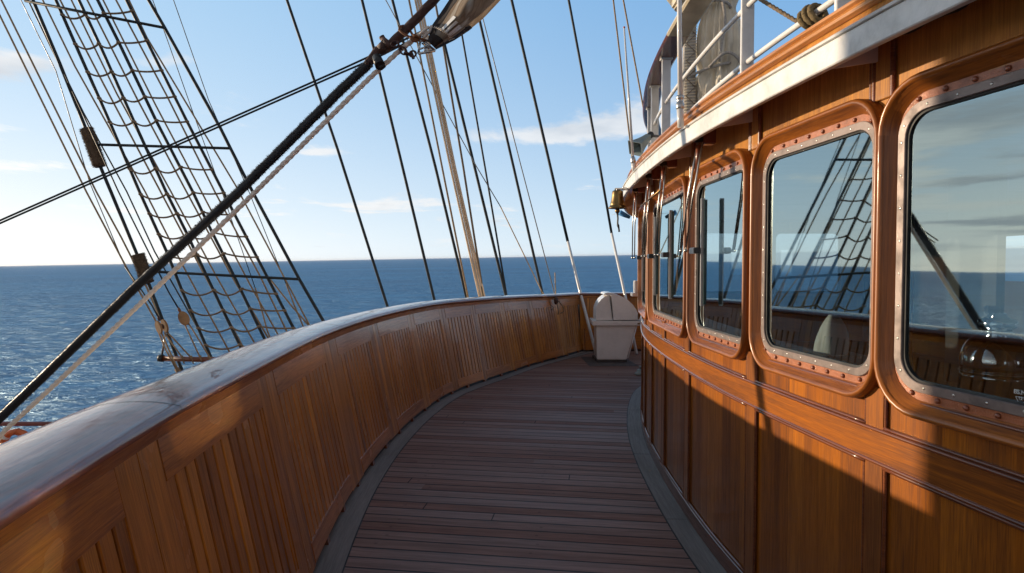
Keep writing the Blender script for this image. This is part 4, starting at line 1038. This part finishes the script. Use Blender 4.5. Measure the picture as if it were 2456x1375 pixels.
# ------------------------------------------------------------------ lifebuoy and side railing on the lower deck
t = thing('side_railing', 'red steel side railing of the lower deck seen beyond the bulwark', 'railing')
ry = 12.4
for py in (1017, 1066, 1082):
    m = MB(); z = at(60, py, ry).z; m.tube([(-16, ry, z), (-3.0, ry, z)], 0.045 if py == 1017 else 0.02, 8); m.build('rail', 'red_steel', t)
for i in range(8):
    m = MB(); x = -15.5 + 1.7 * i; m.tube([(x, ry, -2.55), (x, ry, at(60, 1017, ry).z)], 0.035, 8); m.build('post', 'red_steel', t)
t = thing('lifebuoy', 'orange lifebuoy with white band and grab line on the red side railing', 'lifebuoy')
lc = at(41, 1070, ry - 0.12); RB = 0.285; rb = 0.062
def arc_t(a0, a1, n): return [lc + Vector((RB * math.cos(R(a0 + (a1 - a0) * i / n)), 0, RB * math.sin(R(a0 + (a1 - a0) * i / n)))) for i in range(n + 1)]
m = MB(); m.tube(arc_t(0, 360, 40), rb, 14, False); m.build('ring', 'buoy_orange', t)
for a in (140, 50 - 10, 230, 320):
    m = MB(); m.tube(arc_t(a - 7, a + 7, 5), rb + 0.003, 14); m.build('band', 'white_paint', t)
for a in (85, 175, 265, 355):
    m = MB(); c1 = lc + Vector((RB * math.cos(R(a)), 0, RB * math.sin(R(a)))); m.tube([c1 + Vector((rb * 1.08 * math.cos(q) * math.cos(R(a)), rb * 1.08 * math.sin(q), rb * 1.08 * math.cos(q) * math.sin(R(a)))) for q in [2 * PI * k / 12 for k in range(13)]], 0.006, 6, False)
    m.tube(smooth_path([lc + Vector(((RB + 0.0 + s_) * math.cos(R(a + b_)), -rb - 0.012, (RB + s_) * math.sin(R(a + b_)))) for b_, s_ in ((0, 0.02), (20, -0.05), (45, -0.12), (70, -0.05), (90, 0.02))], 1), 0.008, 6); m.build('grab_line', 'buoy_orange', t)

# unseen mast, added left of frame to shadow the wheelhouse's near end
t = thing('mast', 'unseen buff mast added outside the frame to shadow the wheelhouse', 'mast')
sd = Vector((sun_dir.x, sun_dir.y, 0)).normalized(); edge = Vector((1.306, 1.96, 0)); rm = 0.33
mp = edge + sd * 8.0 + Vector((sd.y, -sd.x, 0)) * (rm if Vector((sd.y, -sd.x, 0)).y < 0 else -rm)
m = MB(); m.lathe([(rm, -2.55), (rm, 6), (rm * 0.9, 18), (rm * 0.7, 26)], Vector((mp.x, mp.y, 0)), n=28); m.build('pole', 'mast_paint', t)

# ------------------------------------------------------------------ rigging
def rope(name, label, cat, pts, r, mat, group=None, sides=7, twist=0.0, depth=0.0, parts=None, dense=0, parent=None):
    P = [p if isinstance(p, Vector) else at(*p) for p in pts]
    if dense:
        Q = []
        for a, b in zip(P[:-1], P[1:]):
            n = max(1, int((b - a).length / dense)); Q += [a.lerp(b, i / n) for i in range(n)]
        P = Q + [P[-1]]
    m = MB(); m.tube(P, r, sides, True, twist, 3, depth)
    o = m.build(name, mat, parent); 
    if label: tag(o, label, cat, group)
    return o
def hairs(name, mat, parent, pts, r, n, ln, wd=0.0016, bias=None):
    m = MB(); L = [0]
    for a, b in zip(pts[:-1], pts[1:]): L.append(L[-1] + (b - a).length)
    for _ in range(n):
        q = random.random() * L[-1]; i = max(k for k in range(len(L) - 1) if L[k] <= q); a, b = pts[i], pts[i + 1]; t = (b - a).normalized()
        p = a.lerp(b, (q - L[i]) / (L[i + 1] - L[i])); e1 = t.orthogonal().normalized(); e2 = t.cross(e1); an = random.random() * 2 * PI
        d = e1 * math.cos(an) + e2 * math.sin(an); l = ln * (0.4 + random.random()); tip = p + d * (r + l) + t * (random.uniform(-0.6, 0.6) * l)
        base = p + d * r * 0.95; s_ = t * wd; m.face([m.vert(base - s_), m.vert(base + s_), m.vert(tip)])
    o = m.build(name, mat, parent, recalc=False); o['kind'] = 'stuff'; return o

# heavy stay with fuzzy service
SL, SR = (-0.0, 0.0), (0, 0)
p0 = Vector((-4.4, 4.68, -0.05)); pT = at(925, 118, 4.38)
t = thing('heavy_stay', 'thick black stay with fuzzy wrapping running diagonally across the sky', 'stay')
low_pts = [p0, at(0, 1003, 4.63), at(87, 920, 4.61), at(334, 680, 4.54), at(569, 464, 4.47), at(820, 214, 4.41), at(888, 150, 4.39)]
m = MB(); Q = []
for a, b in zip(low_pts[:-1], low_pts[1:]):
    n = max(2, int((b - a).length / 0.03)); Q += [a.lerp(b, i / n) for i in range(n)]
m.tube(Q + [low_pts[-1]], 0.0315, 12, wob=0.10); m.build('wrapping', 'black_tar', t)
hairs('fuzz', 'black_tar', t, low_pts[1:], 0.030, 9000, 0.011)
up_pts = [at(880, 158, 4.39), at(905, 122, 4.385), pT, at(985, 60, 4.37), at(1045, -4, 4.36), at(1300, -260, 4.3)]
m = MB(); Q = []
for a, b in zip(up_pts[:-1], up_pts[1:]):
    n = max(2, int((b - a).length / 0.012)); Q += [a.lerp(b, i / n) for i in range(n)]
m.tube(Q + [up_pts[-1]], 0.030, 16, True, twist=9, strands=5, depth=0.14); m.build('wire_rope', 'rusty_iron', t)
m = MB(); m.tube([at(903, 138, 4.36), at(912, 158, 4.3)], [0.032, 0.036], 8); m.build('block_lug', 'black_tar', t, bevel=0)
m = MB(); m.box(at(911, 153, 4.33), (0.035, 0.03, 0.022), ((at(925, 167, 4.33) - at(903, 139, 4.33)).normalized(), Vector((0, 1, 0)), (at(925, 167, 4.33) - at(903, 139, 4.33)).normalized().cross(Vector((0, 1, 0))))); m.build('lug', 'black_tar', t, bevel=0.004)
m = MB(); m.tube([at(917, 92, 4.40), at(926, 103, 4.36), at(938, 113, 4.33)], [0.017, 0.026, 0.017], 10); m.tube([at(915, 88, 4.4), at(918, 93, 4.4)], 0.021, 10); m.build('clamp_bolt', 'rusty_iron', t)
m = MB(); m.tube([at(913, 122, 4.385), at(928, 106, 4.38)], 0.041, 14); m.build('clamp_collar', 'rusty_iron', t)

# white rope beneath it
wr = [Vector((-4.3, 4.55, -0.35)), (10, 1034, 4.60), (134, 920, 4.57), (334, 731, 4.50), (502, 567, 4.46), (612, 461, 4.43), (820, 253, 4.39), (884, 190, 4.38), (958, 122, 4.36), (1022, 72, 4.34)]
rope('white_rope', 'three-strand pale rope running just below the heavy black stay', 'rope', wr, 0.0165, 'white_rope', sides=14, twist=42, depth=0.30, dense=0.008)

# sail corner, ring plate, chain
t = thing('sail_corner', 'brown edged corner of a stained sail hanging beside the heavy stay', 'sail')
SQ = Vector((0, 1, 0))
def spt(px, py, dy=0.0): return at(px, py, 4.32 + dy)
edge_l = [(1026, 99), (1036, 62), (1058, 30), (1078, 0), (1120, -60), (1170, -140)]
edge_r = [(1046, 118), (1090, 96), (1126, 72), (1160, 44), (1205, -4), (1290, -140)]
m = MB(); rows = []; K_ = 16
def lerp2(a, b, t_): return (a[0] + (b[0] - a[0]) * t_, a[1] + (b[1] - a[1]) * t_)
def sail_at(i, j):
    f = i * (len(edge_l) - 1); k = min(int(f), len(edge_l) - 2); a = lerp2(edge_l[k], edge_l[k + 1], f - k); b = lerp2(edge_r[k], edge_r[k + 1], f - k); p = lerp2(a, b, j)
    bel = 0.30 * math.sin(PI * j) * (0.25 + i) + 0.02 * math.sin(9 * j + 7 * i)
    return spt(p[0], p[1], -bel)
for i in range(25): rows.append([sail_at(i / 24, j / 20) for j in range(21)])
m.grid(rows); m.build('cloth', 'sailcloth', t, recalc=False)
def strip(name, mat, f, off=0.006):
    mm = MB(); rows = [[p + SQ * -off for p in r] for r in f]; mm.grid(rows); mm.grid([[p + SQ * off * 2 for p in r] for r in rows]); mm.build(name, mat, t, recalc=False)
strip('edge_band', 'sail_patch', [[sail_at(i / 30, j / 4 * (0.27 - 0.10 * min(1, i / 14))) for j in range(5)] for i in range(0, 31)])
strip('corner_patch', 'sail_patch', [[sail_at(i / 20 * (0.17 + 0.05 * math.sin(PI * j / 10)), j / 10) for j in range(11)] for i in range(13)], 0.009)
strip('foot_band', 'sail_patch', [[sail_at(i / 20 * 0.44, 0.86 + 0.14 * j / 3) for j in range(4)] for i in range(21)], 0.008)
for k, (j0, i0, i1) in enumerate(((0.36, 0.22, 0.44), (0.52, 0.21, 0.40), (0.68, 0.21, 0.38))):
    strip('webbing', 'white_paint', [[sail_at(i0 + (i1 - i0) * i / 6, j0 + 0.09 * j / 2) for j in range(3)] for i in range(7)], 0.011)
m = MB(); pts = []
for k in range(22):
    j = 0.10 + 0.78 * k / 21; pts.append(sail_at(0.178 + 0.035 * math.sin(PI * j) + (0.012 if k % 2 else -0.012), j) - SQ * 0.018)
m.tube(pts, 0.0022, 5); m.build('stitching', 'white_rope', t)
m = MB(); m.tube([spt(1040, 75, -0.03), spt(1030, 98, -0.03), spt(1052, 106, -0.04), spt(1090, 92, -0.05)], 0.0016, 5); m.build('stitching', 'white_rope', t)
t = thing('clew_plate', 'triangular steel ring plate at the sail corner', 'shackle')
A_, B_, C_ = spt(1009, 94), spt(1003, 129), spt(1044, 122)
D_ = spt(1012, 98)
for a, b, r in ((A_, B_, 0.008), (B_, C_, 0.009), (A_, C_, 0.009), (spt(1006, 118), spt(1024, 113), 0.007), (spt(1023, 112), spt(1016, 128), 0.007), (spt(1012, 104), spt(1030, 118), 0.006), (spt(1015, 106), spt(1026, 99), 0.006)):
    m = MB(); m.tube([a, b], r, 8); m.build('bar', 'steel', t)
m = MB(); m.tube([spt(1010, 94) + Vector((0.02 * math.cos(a), -0.01, 0.02 * math.sin(a))) for a in [2 * PI * k / 14 for k in range(15)]], 0.007, 8, False); m.tube([spt(1010, 94), spt(1026, 98)], 0.008, 8); m.build('ring', 'steel', t)
t = thing('chain', 'short rusty chain shackled from the heavy stay to the ring plate', 'chain')
cps = [(940, 108), (954, 104), (962, 116), (972, 128), (984, 131), (996, 128)]
for k, (a, b) in enumerate(zip(cps[:-1], cps[1:])):
    pa, pb = spt(*a), spt(*b); d = (pb - pa); c = (pa + pb) / 2; l = d.length * 0.66; d.normalize(); e = Vector((0, 1, 0)) if k % 2 else d.cross(Vector((0, 1, 0))).normalized()
    m = MB(); m.tube([c + d * (l * math.cos(a_)) + e * (0.020 * math.sin(a_)) for a_ in [2 * PI * i / 16 for i in range(17)]], 0.0065, 8, False); m.build('link', 'rusty_iron', t)
m = MB(); m.tube([spt(986, 126), spt(992, 141)], 0.011, 8); m.build('shackle_pin', 'rusty_iron', t)
t = thing('lashing', 'rusty brown rope lashing tying the ring plate to the heavy stay', 'rope')
for pts in ([(960, 64, 4.30), (957, 72, 4.30), (966, 80, 4.28), (984, 90, 4.28), (1006, 98, 4.3)], [(976, 70, 4.42), (985, 76, 4.36), (992, 88, 4.3), (1006, 94, 4.3)], [(960, 64, 4.30), (968, 62, 4.42), (976, 70, 4.44)],
            [(990, 84, 4.28), (1000, 86, 4.28), (1012, 94, 4.29), (1022, 98, 4.3)], [(982, 88, 4.28), (990, 98, 4.27), (1000, 100, 4.28)]):
    rope('turn', None, None, pts, 0.0085, 'rusty_rope', sides=8, parent=t)
rope('turn', None, None, [(1036, 62, 4.28), (1030, 76, 4.28), (1016, 90, 4.28)], 0.011, 'white_rope', sides=8, parent=t)
rope('turn', None, None, [(1029, 64, 4.26), (1012, 78, 4.26), (1004, 86, 4.28)], 0.009, 'white_rope', sides=8, parent=t)

# double diagonal wire across the left sky
g = 'pair of parallel diagonal wires crossing the left sky'
rope('diagonal_wire', 'one of two parallel dark wires rising from the left edge to the heavy stay', 'wire', [(-60, 555, 6.8), (0, 529, 6.8), (820, 166, 6.6), (905, 127, 6.55), (1060, 52, 6.5)], 0.0105, 'black_wire', g)
rope('diagonal_wire', 'one of two parallel dark wires rising from the left edge to the heavy stay', 'wire', [(-60, 562, 6.9), (0, 536, 6.9), (820, 174, 6.7), (905, 138, 6.65), (1060, 60, 6.6)], 0.0105, 'black_wire', g)

# shrouds with ratlines (left)
YB, YT = 9.15, 8.85; SK = 0.76
def ysh(py): return YT + (YB - YT) * (py + 0) / 880.0
SH = [[(72, -20), (80, 3), (144, 154), (200, 294), (240, 398), (266, 460), (326, 604), (358, 684), (401, 798), (435, 885), (447, 920)],
      [(126, -20), (134, 0), (181, 107), (261, 288), (334.5, 460), (401, 607), (435, 694), (505, 855), (520, 892)],
      [(181, -20), (189, 0), (237.5, 104), (321, 291), (398, 460), (448, 560), (495, 661), (575, 828), (600, 880)],
      [(225, -20), (234, 0), (284, 100), (375, 291), (462, 460), (502, 544), (562, 664), (632, 808), (665, 876)],
      [(294, -20), (303, 0), (351, 97), (448, 291), (535, 460), (562, 513.5), (642, 667), (702.5, 784.5), (745, 868)],
      [(346, -20), (356, 0), (395, 67), (528.6, 308), (552, 355), (605.5, 460), (716, 667), (773, 766), (815, 840)]]
gs = 'black shrouds of the left mast, side by side'
where = ['outermost left black shroud carrying two fuzzy fenders', 'black shroud at the left edge of the rope ladder', 'second black shroud of the rope ladder from its left edge', 'third black shroud of the rope ladder from its left edge',
         'black shroud at the right edge of the rope ladder', 'outermost right black shroud joining the ends of the spreader bars']
def sh_x(k, py):
    P = SH[k]
    for (x0, y0_), (x1, y1_) in zip(P[:-1], P[1:]):
        if y0_ <= py <= y1_: return x0 + (x1 - x0) * (py - y0_) / (y1_ - y0_)
    return P[0][0] if py < P[0][1] else P[-1][0]
for k, P in enumerate(SH):
    rope('shroud', where[k], 'shroud', [(x, y, ysh(y)) for x, y in P] + [at(P[-1][0], P[-1][1], ysh(P[-1][1])) + (at(*P[-1], ysh(P[-1][1])) - at(*P[-3], ysh(P[-3][1]))).normalized() * 2.7], 0.022 if k in (1, 2, 3, 4) else 0.0235, 'black_wire', gs)
for k, (xa, ya, xb, yb) in enumerate(((60, 2, 395, 67), (235, 347, 552, 356), (372, 652, 716, 670))):
    rope('spreader_bar', ['topmost', 'middle', 'lowest'][k] + ' dark bar lashed across the left shrouds', 'bar', [(xa, ya, ysh(ya) - 0.05), (xb, yb, ysh(yb) - 0.05)], 0.020, 'black_wire', 'bars across the shrouds')
RL = [(36, 27), (106, 98), (173, 169), (236, 232), (293, 292), (405, 407), (466, 463), (513, 514), (562, 568), (612, 617), (697, 705), (745, 745), (787, 787), (828, 832)]
for k, (ya, yb) in enumerate(RL):
    xs = [sh_x(1, ya)] + [sh_x(j, ya + (yb - ya) * (j - 1) / 3) for j in (2, 3)] + [sh_x(4, yb)]
    ys = [ya, ya - 1, ya - 4, yb]
    if k == 13: xs, ys = xs[:3], ys[:3]
    pts = []
    for j in range(len(xs) - 1):
        sag = [11, 12, 3][j] * (0.8 + 0.4 * random.random())
        for i in range(9):
            u = i / 8; x = xs[j] + (xs[j + 1] - xs[j]) * u; y = ys[j] + (ys[j + 1] - ys[j]) * u + sag * 4 * u * (1 - u); pts.append((x, y, ysh(y) - 0.03))
    t = thing('ratline', ORD[k] + ' sagging rope rung of the shroud ladder counted from the top', 'ratline', 'rope rungs of the shroud ladder')
    rope('rung', None, None, pts, 0.0135, 'dark_tan_rope', parent=t, sides=6)
    for j, x in enumerate(xs):
        c = at(x, ys[j], ysh(ys[j]) - 0.02); m = MB(); m.sphere(c, 0.028, 8, 6, (1.2, 1, 0.8)); m.build('knot', 'dark_tan_rope', t)

# running ropes among the shrouds
gr = 'thin ropes running parallel among the left shrouds'
RR = [('tan_rope', 0.017, [(-12, 14), (0, 38), (207, 460), (324, 681), (378, 778), (425, 885)], 'far left tan rope, leftmost of all at the top'),
      ('tan_rope', 0.017, [(-4, -14), (3, 0), (231, 460), (291, 570), (352, 690), (400, 800), (440, 890)], 'tan rope second from the left edge at the top'),
      ('grey_wire', 0.009, [(44, -14), (50, 0), (134, 170), (215, 460 - 22), (300, 640)], 'thin grey line crossing in front of the cloud left of the shrouds'),
      ('black_wire', 0.014, [(60, -14), (67, 0), (120, 110), (200, 270), (304, 460), (371, 604), (470, 780), (520, 880)], 'dark line starting left of the outer shroud at the top'),
      ('tan_rope', 0.016, [(100, -5), (107, 10), (180, 160), (348, 460), (440, 640), (560, 862)], 'tan rope starting at the upper bar knot'),
      ('tan_rope', 0.017, [(137, -14), (144, 0), (250, 205), (385, 460), (480, 640), (592, 850)], 'tan rope just right of the first ladder shroud'),
      ('tan_rope', 0.016, [(164, -14), (171, 0), (280, 225), (410, 460), (520, 665), (618, 836)], 'tan rope in the left third of the rope ladder'),
      ('tan_rope', 0.017, [(200, -16), (209, 0), (330, 240), (447, 460), (560, 670), (650, 822)], 'tan rope in the middle of the rope ladder'),
      ('tan_rope', 0.016, [(240, -14), (247, 0), (372, 250), (483, 460), (598, 680), (672, 812)], 'tan rope in the right third of the rope ladder'),
      ('tan_rope', 0.017, [(270, -14), (278, 0), (400, 230), (515, 460), (625, 665), (690, 800)], 'tan rope left of the right edge shroud'),
      ('tan_rope', 0.016, [(303, -14), (311, 4), (352, 90), (565, 445), (668, 640), (742, 780)], 'tan rope just right of the right edge shroud'),
      ('black_wire', 0.008, [(360, -16), (366, 0), (392, 70), (462, 268), (532, 460), (612, 691)], 'thin dark wire crossing the right half of the ladder'),
      ('black_wire', 0.008, [(411, -16), (416, 0), (500, 240), (597, 460), (686, 681)], 'thin dark wire right of the outermost right shroud'),
      ('tan_rope', 0.015, [(612, 691), (626, 738), (640, 790), (655, 830)], 'short tan tackle rope hanging at the lower right ladder'),
      ('tan_rope', 0.015, [(686, 681), (705, 730), (730, 790)], 'short tan tackle rope right of the ladder near the rail'),
      ('tan_rope', 0.016, [(640, 660), (700, 735), (748, 790)], 'tan rope slanting to the rail right of the ladder')]
for mat, r, P, lab in RR: rope('running_rope', lab, 'rope', [(x, y, ysh(y) + 0.17) for x, y in P], r * SK, mat, gr)
# baggywrinkle fenders on the outer shroud
for (x0, y0_, x1, y1_), lab in (((207, 308, 240, 400), 'upper brown fuzzy chafe fender on the outermost left shroud'), ((330, 610, 354, 680), 'lower brown fuzzy chafe fender partly behind the heavy stay')):
    t = thing('chafe_fender', lab, 'fender', 'fuzzy chafe fenders'); a, b = at(x0, y0_, ysh(y0_)), at(x1, y1_, ysh(y1_)); P = [a.lerp(b, i / 14) for i in range(15)]
    m = MB(); m.tube(P, [0.065 + 0.019 * min(1, i, 14 - i) for i in range(15)], 12, wob=0.14); m.build('core', 'baggy_fibre', t)
    hairs('fibre', 'baggy_fibre', t, P, 0.076, 2600, 0.023, 0.003)
# wooden blocks
for (cx_, cy_, ax_, ay_), lab in (((388, 784, 381, 764), 'lower left wooden pulley block hanging from a dark line'), ((441, 764, 430, 744), 'right wooden pulley block hanging from a red shackle')):
    t = thing('pulley_block', lab, 'pulley block', 'wooden pulley blocks by the shrouds'); Yb = 8.85; c = at(cx_, cy_, Yb); u = (at(ax_, ay_, Yb) - c).normalized(); e = u.cross(Vector((0, 1, 0))).normalized()
    wv = (e * 0.85 + Vector((0, 0.5 if cx_ < 400 else -0.5, 0))).normalized(); wv = (wv - u * wv.dot(u)).normalized(); e = wv.cross(u).normalized()
    for d in (-0.030, 0.030):
        m = MB(); ring_ = []
        for k in range(20):
            a = 2 * PI * k / 20; ring_.append(c + e * d + wv * (0.068 * math.cos(a)) + u * (0.100 * math.sin(a)))
        m.prism(ring_, e * (0.028 if d > 0 else -0.028)); m.build('cheek', 'block_wood', t, bevel=0.007)
    m = MB(); m.lathe([(0.038, -0.015), (0.038, 0.015)], c, e, 14); m.build('sheave', 'rusty_iron', t)
    m = MB(); m.tube([c + u * 0.09, at(ax_, ay_, Yb), at(ax_ - 2, ay_ - 6, Yb)], [0.015, 0.021, 0.012], 8); m.build('shackle', 'rusty_rope' if cx_ > 400 else 'rusty_iron', t)
gb = 'tackle ropes of the wooden blocks'
for P, lab in (([(300, 640), (365, 734), (381, 764)], 'dark line holding the lower left wooden block'), ([(144, 154), (284, 460), (404, 700), (428, 740)], 'dark line holding the right wooden block'),
               ([(442, 776), (482, 862)], 'left fall of the right wooden block'), ([(450, 772), (506, 862)], 'right fall of the right wooden block'),
               ([(394, 798), (440, 862)], 'inner fall of the lower left wooden block'), ([(398, 796), (412, 808), (460, 860)], 'outer fall of the lower left wooden block'),
               ([(386, 796), (415, 862), (432, 896)], 'middle fall of the lower left wooden block'), ([(378, 792), (398, 840), (428, 896)], 'leftmost fall of the lower left wooden block')):
    rope('tackle_rope', lab, 'rope', [(x, y, 8.9) for x, y in P], 0.0105, 'black_wire' if 'holding' in lab else 'tan_rope', gb)
# wooden pin rail at the foot of the shrouds
t = thing('pin_rail', 'brown wooden rail with black end cap lashed low across the shrouds', 'rail')
m = MB(); m.tube([at(388, 860, 9.0), at(560, 864, 9.0)], 0.039, 12); m.build('bar', 'mahogany', t)
m = MB(); m.tube([at(381, 859, 9.0), at(392, 860, 9.0)], 0.053, 8); m.build('end_cap', 'black_tar', t)
m = MB(); m.tube([at(388, 855, 9.0), at(397, 800, 8.95)], 0.015, 8); m.build('strut', 'steel', t)
for x in (412, 436, 458, 480, 500):
    m = MB(); m.tube([at(x, 853, 8.97), at(x + 6, 873, 8.97)], [0.017, 0.009], 8); m.build('pin', 'dark_tan_rope', t)
rope('shroud_tail', 'dark tail of rope frapped low under the wooden pin rail', 'rope', [(424, 884, 9.1), (430, 894, 9.1), (436, 900, 9.1)], 0.038, 'dark_tan_rope')

# stays on the right of the heavy stay
gm = 'dark stays slanting down to the bulwark in the middle of the photo'
ST = [('black_wire', 0.030, [(682, -20), (688, 0), (810, 360), (928, 732), (950, 800)], 'first dark stay from the left in the middle group'),
      ('black_wire', 0.030, [(864, -20), (868, 0), (965, 400), (1041, 717), (1055, 775)], 'second dark stay from the left in the middle group'),
      ('black_wire', 0.030, [(936, -20), (941, 0), (1044, 400), (1108, 668), (1125, 740)], 'third dark stay from the left, behind the chain'),
      ('black_wire', 0.030, [(1062, 80), (1067, 110), (1138, 400), (1213, 708), (1225, 760)], 'dark stay running down from behind the sail corner'),
      ('black_wire', 0.020, [(1100, 50), (1108, 84), (1163, 400), (1215, 708), (1222, 760)], 'thinner dark stay from the right of the sail corner'),
      ('black_wire', 0.028, [(1142, 10), (1151, 52), (1231.5, 400), (1301, 704), (1312, 750)], 'dark stay left of the thin grey wire'),
      ('black_wire', 0.030, [(1222, -20), (1227, 0), (1320, 400), (1362, 580)], 'dark upper part of the stay landing left of the deck locker'),
      ('black_wire', 0.026, [(1359, -20), (1364, 0), (1439, 400), (1467, 560)], 'dark upper part of the stay landing behind the deck locker')]
for mat, r, P, lab in ST: rope('stay', lab, 'stay', [(x, y, 12.75) for x, y in P], r, mat, gm)
rope('turnbuckle_rod', 'pale metal rod continuing a dark stay to the deck left of the locker', 'rod', [(1362, 580, 12.72), (1395, 715, 12.2), (1428, 842, 11.85)], 0.030, 'white_paint')
rope('turnbuckle_rod', 'pale metal rod continuing a dark stay down behind the deck locker', 'rod', [(1467, 560, 12.72), (1500, 712, 12.2), (1527, 850, 11.7)], 0.028, 'white_paint')
gt = 'tan ropes and thin lines slanting down in the middle of the photo'
TR = [('tan_rope', 0.020, [(976, -20), (981, 0), (1060, 400), (1122, 712), (1130, 750)], 'tan rope left of the pale rope bundle'),
      ('dark_tan_rope', 0.022, [(1037, -20), (1043, 0), (1063, 110), (1111, 400), (1160, 712)], 'dark twisted rope right of the pale rope bundle'),
      ('bundle_rope', 0.023, [(990, -20), (996, 0), (1080, 400), (1150, 712), (1158, 750)], 'left rope of the pale bundle of three'),
      ('bundle_rope', 0.023, [(996, -20), (1002, 0), (1086, 400), (1156, 712), (1164, 750)], 'middle rope of the pale bundle of three'),
      ('bundle_rope', 0.023, [(1002, -20), (1008, 0), (1091, 400), (1162, 712), (1169, 750)], 'right rope of the pale bundle of three'),
      ('grey_wire', 0.011, [(1150, 10), (1158, 44), (1250, 400), (1331, 708), (1345, 760)], 'thin grey wire in the middle of the photo'),
      ('grey_wire', 0.010, [(915, -14), (925, 0), (1143, 400), (1200, 495)], 'very thin line crossing the middle stays diagonally'),
      ('tan_rope', 0.017, [(1468, -20), (1471, 0), (1515, 370), (1516, 385)], 'dark tan rope above the far end of the eave, left one'),
      ('tan_rope', 0.017, [(1491, -20), (1495, 0), (1562, 360), (1566, 390)], 'dark tan rope above the loudspeaker, right one')]
for mat, r, P, lab in TR: rope('middle_rope', lab, 'rope', [(x, y, 12.6) for x, y in P], r, mat, gt)
rope('middle_rope', 'lower end of the diagonal line, tied off inside the bulwark', 'rope', [(1200, 495, 12.6), (1300, 700, 12.0), (1316, 718, 11.45)], 0.011, 'tan_rope', gt)
t = thing('tied_block', 'small dark block and loose cord tied inside the far bulwark', 'block')
c = at(1334, 722, 11.35)
m = MB(); m.sphere(c, 0.06, 12, 8, (0.7, 0.7, 1.2)); m.build('block', 'rusty_iron', t)
rope('cord', None, None, [(1331, 655, 12.5), (1333, 706, 11.6), (1334, 716, 11.4)], 0.012, 'tan_rope', parent=t)
for P in ([(1316, 718), (1320, 732), (1328, 738), (1322, 745)], [(1336, 728), (1340, 748), (1338, 755)], [(1340, 722), (1352, 738), (1352, 748), (1344, 752)]): rope('cord', None, None, [(x, y, 11.3) for x, y in P], 0.010, 'dark_tan_rope', parent=t)
# rope over the wheelhouse roof
rope('roof_rope', 'dark brown three-strand rope slanting over the wheelhouse roof rail', 'rope', [(1800, -20, 4.2), (1826, 0, 4.15), (1925, 60, 3.9), (1990, 100, 3.75)], 0.0125, 'dark_tan_rope', sides=12, twist=60, depth=0.28, dense=0.008)

# ------------------------------------------------------------------ sea haze: a thin even layer of air over the water
def haze():
    m = bpy.data.materials.new('haze'); m.use_nodes = True; T = NT(m.node_tree); T.n.clear()
    v = T.node('ShaderNodeVolumePrincipled', {'Color': (0.86, 0.92, 1.0, 1), 'Density': 3.0e-5, 'Anisotropy': 0.35})
    T.node('ShaderNodeOutputMaterial', {'Volume': v.outputs[0]}); MATS['haze'] = m
    b = MB(); b.box((0, 0, 12.0), (24000, 24000, 21.5)); o = b.build('haze', 'haze'); o['kind'] = 'stuff'
    o.matrix_world = sea.matrix_world.copy() @ Matrix.Translation((0, 0, 8.2))
haze()
